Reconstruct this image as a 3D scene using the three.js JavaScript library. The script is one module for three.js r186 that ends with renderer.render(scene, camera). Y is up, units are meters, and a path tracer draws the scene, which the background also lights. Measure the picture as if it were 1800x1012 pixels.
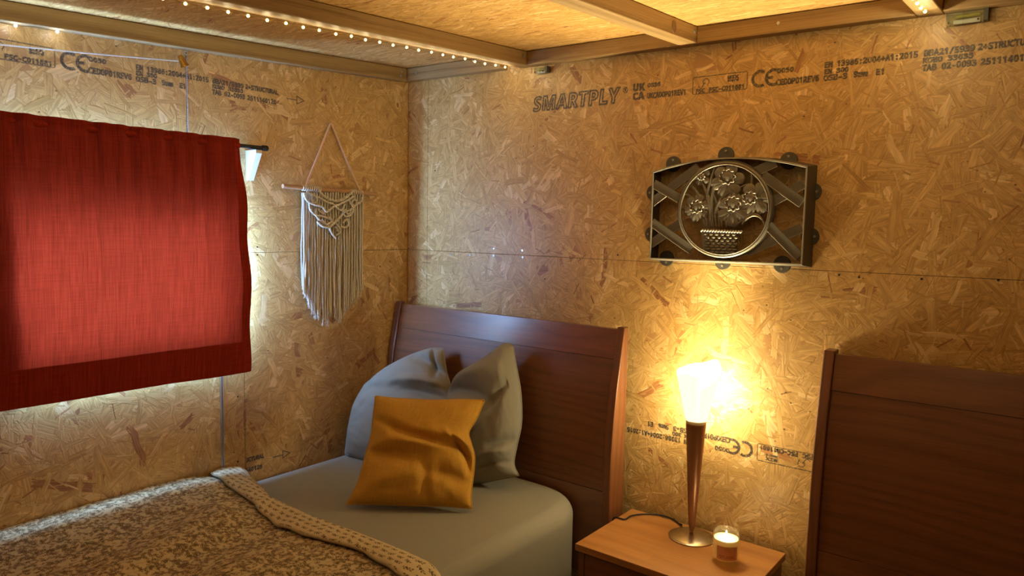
import * as THREE from 'three';
import { RoundedBoxGeometry } from 'three/addons/geometries/RoundedBoxGeometry.js';
import { mergeGeometries } from 'three/addons/utils/BufferGeometryUtils.js';
import { RectAreaLightUniformsLib } from 'three/addons/lights/RectAreaLightUniformsLib.js';

// ---------- camera, sky, daylight, exposure ----------
const scene = new THREE.Scene();
const V = (x, y, z) => new THREE.Vector3(x, y, z);
const FOCAL = 1255.66, YAW = 38.1054, PITCH = -5.0138, ROLL = 1.0622, EYE = V(2.10566, 1.4, 2.0);
const rad = (d) => d * Math.PI / 180;
const fwd = V(-Math.sin(rad(YAW)) * Math.cos(rad(PITCH)), Math.sin(rad(PITCH)), -Math.cos(rad(YAW)) * Math.cos(rad(PITCH)));
const r0 = V(Math.cos(rad(YAW)), 0, -Math.sin(rad(YAW))), u0 = new THREE.Vector3().crossVectors(r0, fwd);
const right = r0.clone().multiplyScalar(Math.cos(rad(ROLL))).addScaledVector(u0, Math.sin(rad(ROLL)));
const up = u0.clone().multiplyScalar(Math.cos(rad(ROLL))).addScaledVector(r0, -Math.sin(rad(ROLL)));
const camera = new THREE.PerspectiveCamera(2 * Math.atan(506 / FOCAL) * 180 / Math.PI, 1800 / 1012, 0.05, 50);
camera.position.copy(EYE);
camera.quaternion.setFromRotationMatrix(new THREE.Matrix4().makeBasis(right, up, fwd.clone().negate()));
scene.add(camera);

scene.background = new THREE.Color().setRGB(0.28, 0.52, 1.0);
scene.backgroundIntensity = 8.0;
RectAreaLightUniformsLib.init();
const WIN = { z0: 0.795, z1: 1.95, y0: 1.03, y1: 1.42 };
const daylight = new THREE.RectAreaLight(new THREE.Color().setRGB(0.28, 0.52, 1.0), 185, WIN.z1 - WIN.z0 - 0.02, WIN.y1 - WIN.y0 - 0.02);
daylight.position.set(-0.012, (WIN.y0 + WIN.y1) / 2, (WIN.z0 + WIN.z1) / 2);
daylight.lookAt(-1, (WIN.y0 + WIN.y1) / 2, (WIN.z0 + WIN.z1) / 2);
daylight.rotation.set(0, -Math.PI / 2, 0);
scene.add(daylight);
const LAMP_POWER = 0.58, LAMP_UP = 7.5, FAIRY = 0.0095, CANDLE = 0.02;
const WARM = new THREE.Color().setRGB(1.0, 0.82, 0.45);
const renderer = new THREE.WebGLRenderer();
renderer.toneMapping = THREE.LinearToneMapping;
renderer.toneMappingExposure = 1.0;
renderer.shadowMap.enabled = true;

// ---------- helpers ----------
let seed = 7;
const setSeed = (s) => { seed = s; };
const rnd = () => { seed = (seed + 0x6d2b79f5) | 0; let t = Math.imul(seed ^ (seed >>> 15), 1 | seed); t = (t + Math.imul(t ^ (t >>> 7), 61 | t)) ^ t; return ((t ^ (t >>> 14)) >>> 0) / 4294967296; };
const rr = (a, b) => a + (b - a) * rnd();
const gauss = () => (rnd() + rnd() + rnd() + rnd() - 2) * 0.866;
const hash = (x, y, s) => { let h = Math.imul(x, 374761393) ^ Math.imul(y, 668265263) ^ Math.imul(s, 2147483647); h = Math.imul(h ^ (h >>> 13), 1274126177); return ((h ^ (h >>> 16)) >>> 0) / 4294967296; };
const smooth = (t) => t * t * (3 - 2 * t);
const sstep = (a, b, x) => smooth(Math.min(1, Math.max(0, (x - a) / (b - a))));
function noise(x, y, s = 0, wx = 0, wy = 0) {
  const xi = Math.floor(x), yi = Math.floor(y), fx = smooth(x - xi), fy = smooth(y - yi);
  const m = (k, w) => (w ? ((k % w) + w) % w : k);
  const a = hash(m(xi, wx), m(yi, wy), s), b = hash(m(xi + 1, wx), m(yi, wy), s), c = hash(m(xi, wx), m(yi + 1, wy), s), d = hash(m(xi + 1, wx), m(yi + 1, wy), s);
  return a + (b - a) * fx + (c - a) * fy + (a - b - c + d) * fx * fy;
}
const fbm = (x, y, s = 0) => noise(x, y, s) * 0.55 + noise(x * 2.1, y * 2.1, s + 1) * 0.3 + noise(x * 4.3, y * 4.3, s + 2) * 0.15;
// a pixel of the photograph as a point on a plane that is really there
const rayOf = (px, py) => fwd.clone().addScaledVector(right, (px - 900) / FOCAL).addScaledVector(up, -(py - 506) / FOCAL);
function on(axis, val, px, py) { const d = rayOf(px, py); return EYE.clone().addScaledVector(d, (val - EYE[axis]) / d[axis]); }
const onX = (v, px, py) => on('x', v, px, py), onY = (v, px, py) => on('y', v, px, py), onZ = (v, px, py) => on('z', v, px, py);
function onPlane(p0, n, px, py) { const d = rayOf(px, py); return EYE.clone().addScaledVector(d, p0.clone().sub(EYE).dot(n) / d.dot(n)); }

const taken = {};
function numbered(name) { const k = taken[name] = (taken[name] ?? -1) + 1; return k ? `${name}_${String(k).padStart(3, '0')}` : name; }
const shade = (o) => { o.castShadow = true; o.receiveShadow = true; return o; };
function thing(name, label, category, pos = [0, 0, 0], group) {
  const g = new THREE.Group(); g.name = numbered(name); g.position.set(...pos); g.userData = { label, category };
  if (group) g.userData.group = group;
  scene.add(g); return g;
}
function structure(name) { const g = new THREE.Group(); g.name = name; g.userData = { kind: 'structure' }; scene.add(g); return g; }
function part(name, geo, mat, parent, label) { const m = shade(new THREE.Mesh(geo, mat)); m.name = name; if (label) m.userData.label = label; parent.add(m); return m; }
const merge = (list) => mergeGeometries(list.map((g) => { const h = g.index ? g.toNonIndexed() : g; for (const k of Object.keys(h.attributes)) if (!['position', 'normal', 'uv'].includes(k)) h.deleteAttribute(k); return h; }));
const at = (g, x, y, z) => g.translate(x, y, z);
function block(x0, x1, y0, y1, z0, z1, r = 0.002) {
  const g = new RoundedBoxGeometry(x1 - x0, y1 - y0, z1 - z0, 2, Math.min(r, (x1 - x0) / 2.01, (y1 - y0) / 2.01, (z1 - z0) / 2.01));
  return g.translate((x0 + x1) / 2, (y0 + y1) / 2, (z0 + z1) / 2);
}
// uv in metres / size, the grain (u) running along one axis of the piece
function grain(g, axis, size = 1, ou = 0, ov = 0) {
  const p = g.attributes.position, n = g.attributes.normal, uv = new Float32Array(p.count * 2);
  for (let i = 0; i < p.count; i++) {
    const P = { x: p.getX(i), y: p.getY(i), z: p.getZ(i) }, N = { x: Math.abs(n.getX(i)), y: Math.abs(n.getY(i)), z: Math.abs(n.getZ(i)) };
    const [a, b] = ['x', 'y', 'z'].filter((k) => k !== axis);
    uv[2 * i] = P[axis] / size + ou; uv[2 * i + 1] = (N[a] > N[b] ? P[b] : P[a]) / size + ov;
  }
  g.setAttribute('uv', new THREE.BufferAttribute(uv, 2)); return g;
}
function tube(pts, r, { n = pts.length * 6, m = 8, closed = false } = {}) {
  const curve = new THREE.CatmullRomCurve3(pts, closed, 'centripetal'), fr = curve.computeFrenetFrames(n, closed);
  const pos = [], uv = [], idx = [], len = curve.getLength();
  for (let i = 0; i <= n; i++) {
    const t = i / n, c = curve.getPointAt(t), R = typeof r === 'function' ? r(t) : r;
    for (let j = 0; j <= m; j++) {
      const a = j / m * Math.PI * 2;
      const q = c.clone().addScaledVector(fr.normals[i], Math.cos(a) * R).addScaledVector(fr.binormals[i], Math.sin(a) * R);
      pos.push(q.x, q.y, q.z); uv.push(t * len, j / m);
    }
  }
  for (let i = 0; i < n; i++) for (let j = 0; j < m; j++) { const a = i * (m + 1) + j, b = a + m + 1; idx.push(a, a + 1, b, b, a + 1, b + 1); }
  if (!closed) for (const [i, flip] of [[0, 1], [n, 0]]) {
    const c = curve.getPointAt(i / n), k = pos.length / 3; pos.push(c.x, c.y, c.z); uv.push(0, 0);
    for (let j = 0; j < m; j++) { const a = i * (m + 1) + j; flip ? idx.push(k, a + 1, a) : idx.push(k, a, a + 1); }
  }
  const g = new THREE.BufferGeometry();
  g.setAttribute('position', new THREE.Float32BufferAttribute(pos, 3)); g.setAttribute('uv', new THREE.Float32BufferAttribute(uv, 2)); g.setIndex(idx); g.computeVertexNormals();
  return g;
}
function sheet(fn, nu, nv, flip = false) {   // fn(u, v) -> [Vector3, u metres, v metres]
  const pos = [], uv = [], idx = [];
  for (let j = 0; j <= nv; j++) for (let i = 0; i <= nu; i++) { const [p, a, b] = fn(i / nu, j / nv); pos.push(p.x, p.y, p.z); uv.push(a, b); }
  for (let j = 0; j < nv; j++) for (let i = 0; i < nu; i++) { const a = j * (nu + 1) + i, b = a + nu + 1; flip ? idx.push(a, b, a + 1, b, b + 1, a + 1) : idx.push(a, a + 1, b, b, a + 1, b + 1); }
  const g = new THREE.BufferGeometry();
  g.setAttribute('position', new THREE.Float32BufferAttribute(pos, 3)); g.setAttribute('uv', new THREE.Float32BufferAttribute(uv, 2)); g.setIndex(idx); g.computeVertexNormals();
  return g;
}
const lathe = (prof, n = 40) => new THREE.LatheGeometry(prof.map(([x, y]) => new THREE.Vector2(x, y)), n);
function between(a, b, r, m = 8, r2 = r) {
  const g = new THREE.CylinderGeometry(r2, r, a.distanceTo(b), m), q = new THREE.Quaternion().setFromUnitVectors(V(0, 1, 0), b.clone().sub(a).normalize());
  return g.applyQuaternion(q).translate((a.x + b.x) / 2, (a.y + b.y) / 2, (a.z + b.z) / 2);
}
function ball(c, rx, ry = rx, rz = rx, w = 10, h = 8) { return new THREE.SphereGeometry(1, w, h).scale(rx, ry, rz).translate(c.x, c.y, c.z); }

// ---------- textures ----------
function dataTex(d, w, h, srgb) {
  const t = new THREE.DataTexture(d, w, h); t.magFilter = t.minFilter = THREE.LinearFilter; t.wrapS = t.wrapT = THREE.RepeatWrapping;
  if (srgb) t.colorSpace = THREE.SRGBColorSpace; t.needsUpdate = true; return t;
}
// oriented strand board: thousands of overlapping wood flakes, and the mill's ink print
function strandBoard({ size, metres, s, layers, ink, warm = 0 }) {
  setSeed(s);
  const N = size, k = N / metres, col = new Uint8Array(N * N * 4), hgt = new Float32Array(N * N), W = N - 1;
  for (let i = 0; i < N * N; i++) { col[4 * i] = 176; col[4 * i + 1] = 134; col[4 * i + 2] = 82; col[4 * i + 3] = 255; hgt[i] = 0.3; }
  for (const [density, l0, l1, w0, w1, spread] of layers) {
    const count = Math.round(density * metres * metres);
    for (let q = 0; q < count; q++) {
      const L = rr(l0, l1) * k, w = Math.max(2.2, rr(w0, w1) * k), ang = spread >= 1 ? rnd() * Math.PI : gauss() * spread, cx = rnd() * N, cy = rnd() * N, c = Math.cos(ang), sn = Math.sin(ang);
      let t = gauss() * 0.5; const rare = rnd();
      let R = 194 + t * 24, G = 157 + t * 25, B = 97 + t * 26;
      if (rare < 0.02) { R = 158 + t * 20; G = 110 + t * 18; B = 66 + t * 14; } else if (rare < 0.09) { R = 216; G = 184; B = 130; }
      R += warm; B -= warm * 0.6;
      const base = rr(0.2, 1), tilt = gauss() * 0.35, tiltL = gauss() * 0.2, ns = (q * 7919) | 0, skew = gauss() * 0.25, cup = gauss() * 0.15;
      const hx = Math.ceil(Math.abs(c) * L / 2 + Math.abs(sn) * w / 2) + 3, hy = Math.ceil(Math.abs(sn) * L / 2 + Math.abs(c) * w / 2) + 3;
      for (let dy = -hy; dy <= hy; dy++) for (let dx = -hx; dx <= hx; dx++) {
        const u = dx * c + dy * sn, v = -dx * sn + dy * c;
        if (Math.abs(u) > L * 0.62 || Math.abs(v) > w * 0.66) continue;
        const jag = (noise(v * 0.35, 3.3, ns) - 0.5) * L * 0.16 + v * skew, jw = (noise(u * 0.035, 9.1, ns) - 0.5) * w * 0.5;
        const eu = L / 2 - Math.abs(u + jag), ev = w / 2 - Math.abs(v + jw);
        if (eu < 0 || ev < 0) continue;
        const e = Math.min(eu, ev), g = (noise(u * 0.02, v * 0.75, ns + 1) - 0.5) * 42 + (noise(u * 0.06, v * 0.22, ns + 2) - 0.5) * 22;
        const i = (((Math.floor(cy + dy) & W) * N) + (Math.floor(cx + dx) & W)), edge = e < 1.0 ? -11 : 0, o = 4 * i;
        col[o] = Math.max(0, Math.min(255, R + g + edge)); col[o + 1] = Math.max(0, Math.min(255, G + g * 0.92 + edge)); col[o + 2] = Math.max(0, Math.min(255, B + g * 0.8 + edge));
        hgt[i] = base * 0.55 + tilt * v / w + tiltL * u / L + cup * (1 - e / w) + g * 0.006 - (e < 1.5 ? 0.12 : 0);
      }
    }
  }
  for (let q = 0; q < 90 * metres * metres; q++) {       // bark specks and pits
    const cx = rnd() * N, cy = rnd() * N, a = rr(0.8, 2.6), b = rr(0.6, 1.6), d = rr(0.35, 0.7);
    for (let dy = -3; dy <= 3; dy++) for (let dx = -3; dx <= 3; dx++) if ((dx / a) ** 2 + (dy / b) ** 2 < 1) { const i = ((Math.floor(cy + dy) & W) * N) + (Math.floor(cx + dx) & W); for (let ch = 0; ch < 3; ch++) col[4 * i + ch] *= d; hgt[i] -= 0.3; }
  }
  if (ink) {
    const cv = document.createElement('canvas'); cv.width = cv.height = N; const ctx = cv.getContext('2d');
    ctx.fillStyle = '#000'; ctx.fillRect(0, 0, N, N); ctx.fillStyle = ctx.strokeStyle = '#fff';
    ink(ctx, k, N);
    const px = ctx.getImageData(0, 0, N, N).data;
    for (let y = 0; y < N; y++) for (let x = 0; x < N; x++) {
      let a = px[4 * (y * N + x)] / 255; if (a < 0.04) continue;
      const i = (N - 1 - y) * N + x;
      a *= 0.55 + 0.45 * sstep(0.25, 0.6, noise(x * 0.5, y * 0.5, 5)); a *= hgt[i] < -0.05 ? 0.35 : 0.88;
      for (let ch = 0; ch < 3; ch++) col[4 * i + ch] = col[4 * i + ch] * (1 - a) + [44, 41, 42][ch] * a;
    }
  }
  const b = new Uint8Array(N * N * 4);
  for (let i = 0; i < N * N; i++) { const v = Math.max(0, Math.min(255, 90 + hgt[i] * 130)); b[4 * i] = b[4 * i + 1] = b[4 * i + 2] = v; b[4 * i + 3] = 255; }
  return { map: dataTex(col, N, N, true), bump: dataTex(b, N, N) };
}
const LAYERS = [[1000, 0.09, 0.17, 0.016, 0.042, 1], [520, 0.05, 0.13, 0.008, 0.024, 1], [900, 0.015, 0.05, 0.0018, 0.005, 1]];
const CEIL_LAYERS = [[1500, 0.08, 0.17, 0.01, 0.026, 0.5], [1600, 0.04, 0.1, 0.004, 0.012, 0.55], [1500, 0.015, 0.05, 0.0016, 0.004, 0.6]];
// the mill's stamp, in metres: x runs along the text from the first letter, y up from the base line
function stamp(ctx, k, ox, oy, flip, from = 0, to = 9) {
  ctx.save(); ctx.translate(ox, oy); ctx.scale(k, k); if (flip) ctx.rotate(Math.PI);
  ctx.beginPath(); ctx.rect(from, -0.2, to - from, 0.4); ctx.clip();
  const put = (t, x, y, h, w, style = 'bold', fam = 'monospace') => {
    ctx.save(); ctx.translate(x, -y); ctx.font = `${style} 100px ${fam}`; const m = ctx.measureText(t).width; ctx.scale(w / m, h / 72); ctx.lineWidth = 9; ctx.fillText(t, 0, 0); ctx.strokeText(t, 0, 0); ctx.restore();
  };
  ctx.save(); ctx.font = 'bold 100px sans-serif'; ctx.scale(0.335 / ctx.measureText('SMARTPLY').width, 0.047 / 72); ctx.transform(1, 0, -0.1, 1, 0, 0); ctx.lineWidth = 7.5; ctx.lineJoin = 'round'; ctx.strokeText('SMARTPLY', 4, 0); ctx.restore();
  ctx.lineWidth = 0.0028; ctx.beginPath(); ctx.arc(0.362, -0.036, 0.008, 0, 7); ctx.stroke(); put('R', 0.3585, 0.032, 0.008, 0.007);
  put('UK', 0.388, 0.03, 0.021, 0.04, 'bold', 'sans-serif'); put('CA', 0.388, 0.003, 0.021, 0.04, 'bold', 'sans-serif');
  put('0836', 0.438, 0.037, 0.012, 0.044); put('UKCADOP01REV1', 0.438, 0.003, 0.015, 0.128);
  ctx.lineWidth = 0.0022; ctx.beginPath(); ctx.roundRect(0.586, -0.049, 0.161, 0.048, 0.005); ctx.stroke();
  ctx.beginPath(); ctx.moveTo(0.602, -0.022); ctx.lineTo(0.612, -0.016); ctx.lineTo(0.622, -0.03); ctx.arc(0.626, -0.033, 0.009, 2.6, 7.2); ctx.lineTo(0.632, -0.022); ctx.stroke();
  put('MIX', 0.69, 0.035, 0.008, 0.032); put('Board', 0.69, 0.026, 0.006, 0.032); put('FSC', 0.595, 0.004, 0.012, 0.028); put('FSC-C011681', 0.635, 0.004, 0.012, 0.106);
  ctx.lineWidth = 0.008; ctx.beginPath(); ctx.arc(0.783, -0.025, 0.02, 1.0, 5.3); ctx.stroke(); ctx.beginPath(); ctx.arc(0.82, -0.025, 0.02, 1.0, 5.3); ctx.moveTo(0.802, -0.025); ctx.lineTo(0.818, -0.025); ctx.stroke();
  put('0050', 0.828, 0.034, 0.012, 0.045); put('CEDOP01REV6', 0.827, 0.002, 0.015, 0.112);
  put('EN 13986:2004+A1:2015', 0.95, 0.034, 0.014, 0.216); put('EN 300', 0.95, 0.018, 0.012, 0.06); put('OSB-3', 0.95, 0.001, 0.013, 0.058); put('9mm', 1.022, 0.002, 0.013, 0.034); put('E1', 1.074, 0.002, 0.013, 0.021);
  put('BBA21/5939', 1.178, 0.034, 0.014, 0.105); put('2+STRUCTURAL', 1.288, 0.034, 0.014, 0.12); put('KOMO 33635', 1.176, 0.018, 0.012, 0.105); put('TAB 02-0093', 1.176, 0.0, 0.014, 0.112); put('2511140126', 1.295, 0.0, 0.014, 0.105);
  ctx.lineWidth = 0.003; ctx.beginPath(); ctx.moveTo(1.44, -0.026); ctx.lineTo(1.48, -0.026); ctx.lineTo(1.48, -0.014); ctx.lineTo(1.508, -0.027); ctx.lineTo(1.48, -0.04); ctx.lineTo(1.48, -0.028); ctx.stroke();
  ctx.restore();
}
const BM = 2.35;                                          // metres that one wall texture covers
const backBoard = strandBoard({ size: 2048, metres: BM, s: 11, layers: LAYERS, ink: (ctx, k, N) => {
  stamp(ctx, k, 0.61 * k, N - 1.79 * k, false); stamp(ctx, k, 2.183 * k, N - 0.796 * k, true, 0, 1.45);
} });
const leftBoard = strandBoard({ size: 2048, metres: BM, s: 23, layers: LAYERS, ink: (ctx, k, N) => {
  stamp(ctx, k, (BM - 1.996) * k, N - 1.783 * k, false); stamp(ctx, k, (BM - 2.064) * k, N - 0.568 * k, false, 1.34, 1.6);
} });
const ceilBoard = strandBoard({ size: 2048, metres: 2.6, s: 31, layers: CEIL_LAYERS, warm: 6, ink: (ctx, k, N) => stamp(ctx, k, 0.62 * k, (0.33) * k, false, 0.58, 1.5) });

function woodTex({ w = 1024, h = 512, s, a, b, metres = [1, 0.5], lines = 60, figure = 1, staves = 0, contrast = 1 }) {
  const d = new Uint8Array(w * h * 4), bp = new Uint8Array(w * h * 4);
  for (let y = 0; y < h; y++) for (let x = 0; x < w; x++) {
    const u = x / w, v = y / h; let tone = 0;
    const st = staves ? Math.floor(v * staves) : 0;
    if (staves) { const len = 2 + Math.floor(hash(st, 5, s) * 2), seg = Math.floor(u * len + hash(st, 1, s)) % len; tone = (hash(st, seg, s + 4) - 0.5) * 0.7; }
    const warp = (noise(u * 4, v * 4, s, 4, 4) - 0.5) * 0.16 * figure + (noise(u * 8, v * 16, s + 1, 8, 16) - 0.5) * 0.03 * figure;
    const ring = 0.5 + 0.5 * Math.sin((v + warp) * lines * Math.PI * 2 / 6 + 5 * noise(u * 2, v * 6, s + 9, 2, 6));
    const fine = noise(u * 10, v * h / 2.2, s + 2, 10, Math.round(h / 2.2)), pore = noise(u * 26, v * h / 1.4, s + 3, 26, Math.round(h / 1.4));
    let t = 0.25 + 0.4 * ring * ring * ring + (fine - 0.5) * 0.45 + tone * 0.5; if (pore > 0.8) t += 0.22;
    t = Math.max(0, Math.min(1, 0.5 + (t - 0.5) * contrast));
    const o = 4 * (y * w + x);
    for (let ch = 0; ch < 3; ch++) d[o + ch] = a[ch] + (b[ch] - a[ch]) * t;
    d[o + 3] = bp[o + 3] = 255; bp[o] = bp[o + 1] = bp[o + 2] = 190 - t * 90 - (pore > 0.8 ? 40 : 0);
  }
  const m = dataTex(d, w, h, true), q = dataTex(bp, w, h); m.repeat.set(1 / metres[0], 1 / metres[1]); q.repeat.copy(m.repeat);
  return { map: m, bump: q };
}
function weaveTex({ n = 512, metres = 0.12, s, a, b, slub = 1, threads = 96, weftK = 0.45 }) {
  const d = new Uint8Array(n * n * 4), bp = new Uint8Array(n * n * 4);
  for (let y = 0; y < n; y++) for (let x = 0; x < n; x++) {
    const u = x / n, v = y / n, o = 4 * (y * n + x);
    const warp = noise(u * threads * 1.5, v * 7, s, Math.round(threads * 1.5), 7), weft = noise(u * 7, v * threads, s + 1, 7, threads), th = Math.sin(u * threads * 2 * Math.PI) * Math.sin(v * threads * 2 * Math.PI);
    const t = Math.max(0, Math.min(1, 0.5 + (warp - 0.5) * 0.8 * slub + (weft - 0.5) * weftK * slub + th * 0.1));
    for (let ch = 0; ch < 3; ch++) d[o + ch] = a[ch] + (b[ch] - a[ch]) * t;
    bp[o] = bp[o + 1] = bp[o + 2] = 60 + 140 * t; d[o + 3] = bp[o + 3] = 255;
  }
  const m = dataTex(d, n, n, true), q = dataTex(bp, n, n); m.repeat.set(1 / metres, 1 / metres); q.repeat.copy(m.repeat);
  return { map: m, bump: q };
}
const std = (o) => new THREE.MeshStandardMaterial({ roughness: 0.7, metalness: 0, ...o });
const phys = (o) => new THREE.MeshPhysicalMaterial({ roughness: 0.7, metalness: 0, ...o });
const texd = (t, bump, o) => phys({ map: t.map, bumpMap: t.bump, bumpScale: bump, ...o });

const pine = woodTex({ s: 3, a: [176, 146, 98], b: [126, 98, 58], lines: 40, figure: 0.5, metres: [1.2, 0.3] });
const cherry = woodTex({ s: 4, a: [130, 80, 45], b: [90, 53, 28], lines: 90, figure: 0.5, metres: [1.1, 0.5], contrast: 0.8 });
const oakRail = woodTex({ s: 8, a: [134, 84, 48], b: [98, 58, 31], lines: 40, figure: 1.6, staves: 0, metres: [0.9, 0.4], contrast: 0.8 });
const stave = woodTex({ s: 6, a: [188, 134, 74], b: [152, 100, 50], lines: 30, figure: 0.6, staves: 8, metres: [0.9, 0.42], contrast: 0.75 });
const linen = weaveTex({ s: 5, n: 1024, a: [116, 30, 13], b: [156, 47, 24], metres: 0.3, threads: 210, slub: 1.0, weftK: 0.28 });
const mustard = weaveTex({ s: 7, a: [172, 128, 40], b: [204, 156, 56], metres: 0.1, threads: 64, slub: 0.6 });
const cotton = weaveTex({ s: 9, a: [138, 135, 122], b: [148, 145, 132], metres: 0.05, threads: 100, slub: 0.6 });

const M = {
  back: texd(backBoard, 0.0018, { roughness: 0.46, specularIntensity: 1, clearcoat: 0.18, clearcoatRoughness: 0.36 }), left: texd(leftBoard, 0.0018, { roughness: 0.46, specularIntensity: 1, clearcoat: 0.18, clearcoatRoughness: 0.36 }), ceil: texd(ceilBoard, 0.0014, { roughness: 0.7, specularIntensity: 0.5 }),
  core: std({ color: '#7d6344', roughness: 0.9 }), pine: texd(pine, 0.0004, { roughness: 0.6 }),
  cherry: texd(cherry, 0.00012, { roughness: 0.42, clearcoat: 0.35, clearcoatRoughness: 0.32 }), rail: texd(oakRail, 0.00012, { roughness: 0.38, clearcoat: 0.9, clearcoatRoughness: 0.25 }), stave: texd(stave, 0.0001, { roughness: 0.38, clearcoat: 0.35, clearcoatRoughness: 0.3 }),
  white: std({ color: '#dfe0dc', roughness: 0.6 }), zinc: std({ color: '#b9bcc0', roughness: 0.35, metalness: 0.8 }), black: std({ color: '#151414', roughness: 0.45 }),
  brass: std({ color: '#b8893a', roughness: 0.25, metalness: 1 }), cordWhite: std({ color: '#cfc8bb', roughness: 0.9 }), cottonCord: std({ color: '#d8d0c0', roughness: 0.95 }),
  dowel: std({ color: '#b58c68', roughness: 0.6 }), jute: std({ color: '#d8b79a', roughness: 0.9 }),
  glass: phys({ color: '#ffffff', transmission: 1, thickness: 0, roughness: 0.03, ior: 1.5 }), clear: phys({ color: '#f6f8f2', transmission: 0.97, thickness: 0, roughness: 0.06, ior: 1.45 }),
  vial: phys({ color: '#d8d020', transmission: 0.5, thickness: 0, roughness: 0.3 }),
  sheet: texd(cotton, 0.0002, { roughness: 0.9, sheen: 0.3, sheenRoughness: 0.6 }), mustard: texd(mustard, 0.0005, { roughness: 0.92, sheen: 0.3, sheenColor: new THREE.Color('#c89030'), sheenRoughness: 0.6 }),
  curtain: texd(linen, 0.0003, { roughness: 1, transmission: 0.24, thickness: 0, side: THREE.DoubleSide, specularIntensity: 0.2 }), hem: texd(linen, 0.0003, { roughness: 1, transmission: 0.02, thickness: 0, side: THREE.DoubleSide, specularIntensity: 0.2 }),
  lining: phys({ color: '#d2d6de', roughness: 1, transmission: 0.17, thickness: 0, side: THREE.DoubleSide, specularIntensity: 0.1 }),
  iron: std({ color: '#545047', roughness: 0.5, metalness: 0.3 }), pewter: std({ color: '#7b7568', roughness: 0.42, metalness: 0.35 }), worn: std({ color: '#9b9486', roughness: 0.42, metalness: 0.45 }), strap: std({ color: '#676256', roughness: 0.5, metalness: 0.3 }),
  nickel: std({ color: '#c9c2b4', roughness: 0.22, metalness: 1 }), copper: std({ color: '#96694a', roughness: 0.4, metalness: 0.55 }),
  flooring: texd(pine, 0.0003, { roughness: 0.6 }),
};
const metreUV = (g, axis) => grain(g, axis, 1, rnd() * 3, rnd() * 3);

// ---------- the room ----------
const H = 2.08, ZMAX = 2.75, XMAX = 3.0;
const planks = structure('floor');
for (let i = 0; i < 22; i++) part('plank', metreUV(block(-0.1, XMAX + 0.1, -0.02, 0, i * 0.13, i * 0.13 + 0.1285), 'x'), M.flooring, planks);
part('subfloor', new THREE.BoxGeometry(3.4, 0.06, 3.2).translate(1.5, -0.051, 1.4), M.core, planks);

function boards(wall, mat, shapes, turn) {                // polygons in (a, y); a runs to the right as seen from the room
  for (const poly of shapes) {
    const g = new THREE.ExtrudeGeometry(new THREE.Shape(poly.map(([x, y]) => new THREE.Vector2(x, y))), { depth: 0.0085, bevelEnabled: true, bevelThickness: 0.0006, bevelSize: 0.0006, bevelSegments: 1, bevelOffset: -0.0006 }).translate(0, 0, -0.0091);
    const p = g.attributes.position, uv = new Float32Array(p.count * 2);
    for (let i = 0; i < p.count; i++) { uv[2 * i] = p.getX(i) / BM; uv[2 * i + 1] = p.getY(i) / BM; }
    g.setAttribute('uv', new THREE.BufferAttribute(uv, 2)); if (turn) g.rotateY(turn);
    part('board', g, mat, wall);
  }
}
const SEAM = 1.296, gap = 0.0006;
const wallBack = structure('wall_back');
part('backing', new THREE.BoxGeometry(3.3, 2.3, 0.09).translate(1.5, 1.1, -0.0545), M.core, wallBack);
boards(wallBack, M.back, [
  [[0.001, 0], [0.1095, 0], [0.1095, SEAM - gap], [0.001, SEAM - gap]], [[0.1105, 0], [2.3, 0], [2.3, SEAM - gap], [0.1105, SEAM - gap]], [[2.302, 0], [3.1, 0], [3.1, SEAM - gap], [2.302, SEAM - gap]],
  [[0.001, SEAM + gap], [0.1095, SEAM + gap], [0.1095, H], [0.001, H]], [[0.1105, SEAM + gap], [2.3, SEAM + gap], [2.3, H], [0.1105, H]], [[2.302, SEAM + gap], [3.1, SEAM + gap], [3.1, H], [2.302, H]],
]);
const wallLeft = structure('wall_left');
{
  const { z0, z1, y0, y1 } = WIN, L = (z) => -z;
  part('backing', merge([
    new THREE.BoxGeometry(0.09, 2.3, z0 + 0.1).translate(-0.0545, 1.1, (z0 - 0.1) / 2), new THREE.BoxGeometry(0.09, 2.3, 2.9 - z1).translate(-0.0545, 1.1, (2.9 + z1) / 2),
    new THREE.BoxGeometry(0.09, y0 + 0.05, z1 - z0).translate(-0.0545, (y0 - 0.05) / 2, (z0 + z1) / 2), new THREE.BoxGeometry(0.09, 2.25 - y1, z1 - z0).translate(-0.0545, (2.25 + y1) / 2, (z0 + z1) / 2),
  ]), M.core, wallLeft);
  const s0 = SEAM - gap, s1 = SEAM + gap;
  boards(wallLeft, M.left, [
    [[L(0.725), 0], [L(0), 0], [L(0), s0], [L(0.725), s0]],
    [[L(2.8), 0], [L(0.7268), 0], [L(0.7268), s0], [L(z0), s0], [L(z0), y0], [L(z1), y0], [L(z1), s0], [L(2.8), s0]],
    [[L(0), s1], [L(0), H], [L(0.899), H], [L(0.899), y1], [L(z0), y1], [L(z0), s1]],
    [[L(0.901), y1], [L(0.901), H], [L(2.8), H], [L(2.8), s1], [L(z1), s1], [L(z1), y1]],
  ].map((q) => q.map(([a, y]) => [a, y])), Math.PI / 2);
}
const wallRight = structure('wall_right');
part('board', grain(new THREE.BoxGeometry(0.1, 2.3, 3.1).translate(XMAX + 0.05, 1.1, 1.35), 'z', BM), M.left, wallRight);
const wallFront = structure('wall_front');
part('board', grain(new THREE.BoxGeometry(3.4, 2.3, 0.1).translate(1.5, 1.1, ZMAX + 0.05), 'x', BM), M.back, wallFront);

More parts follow.
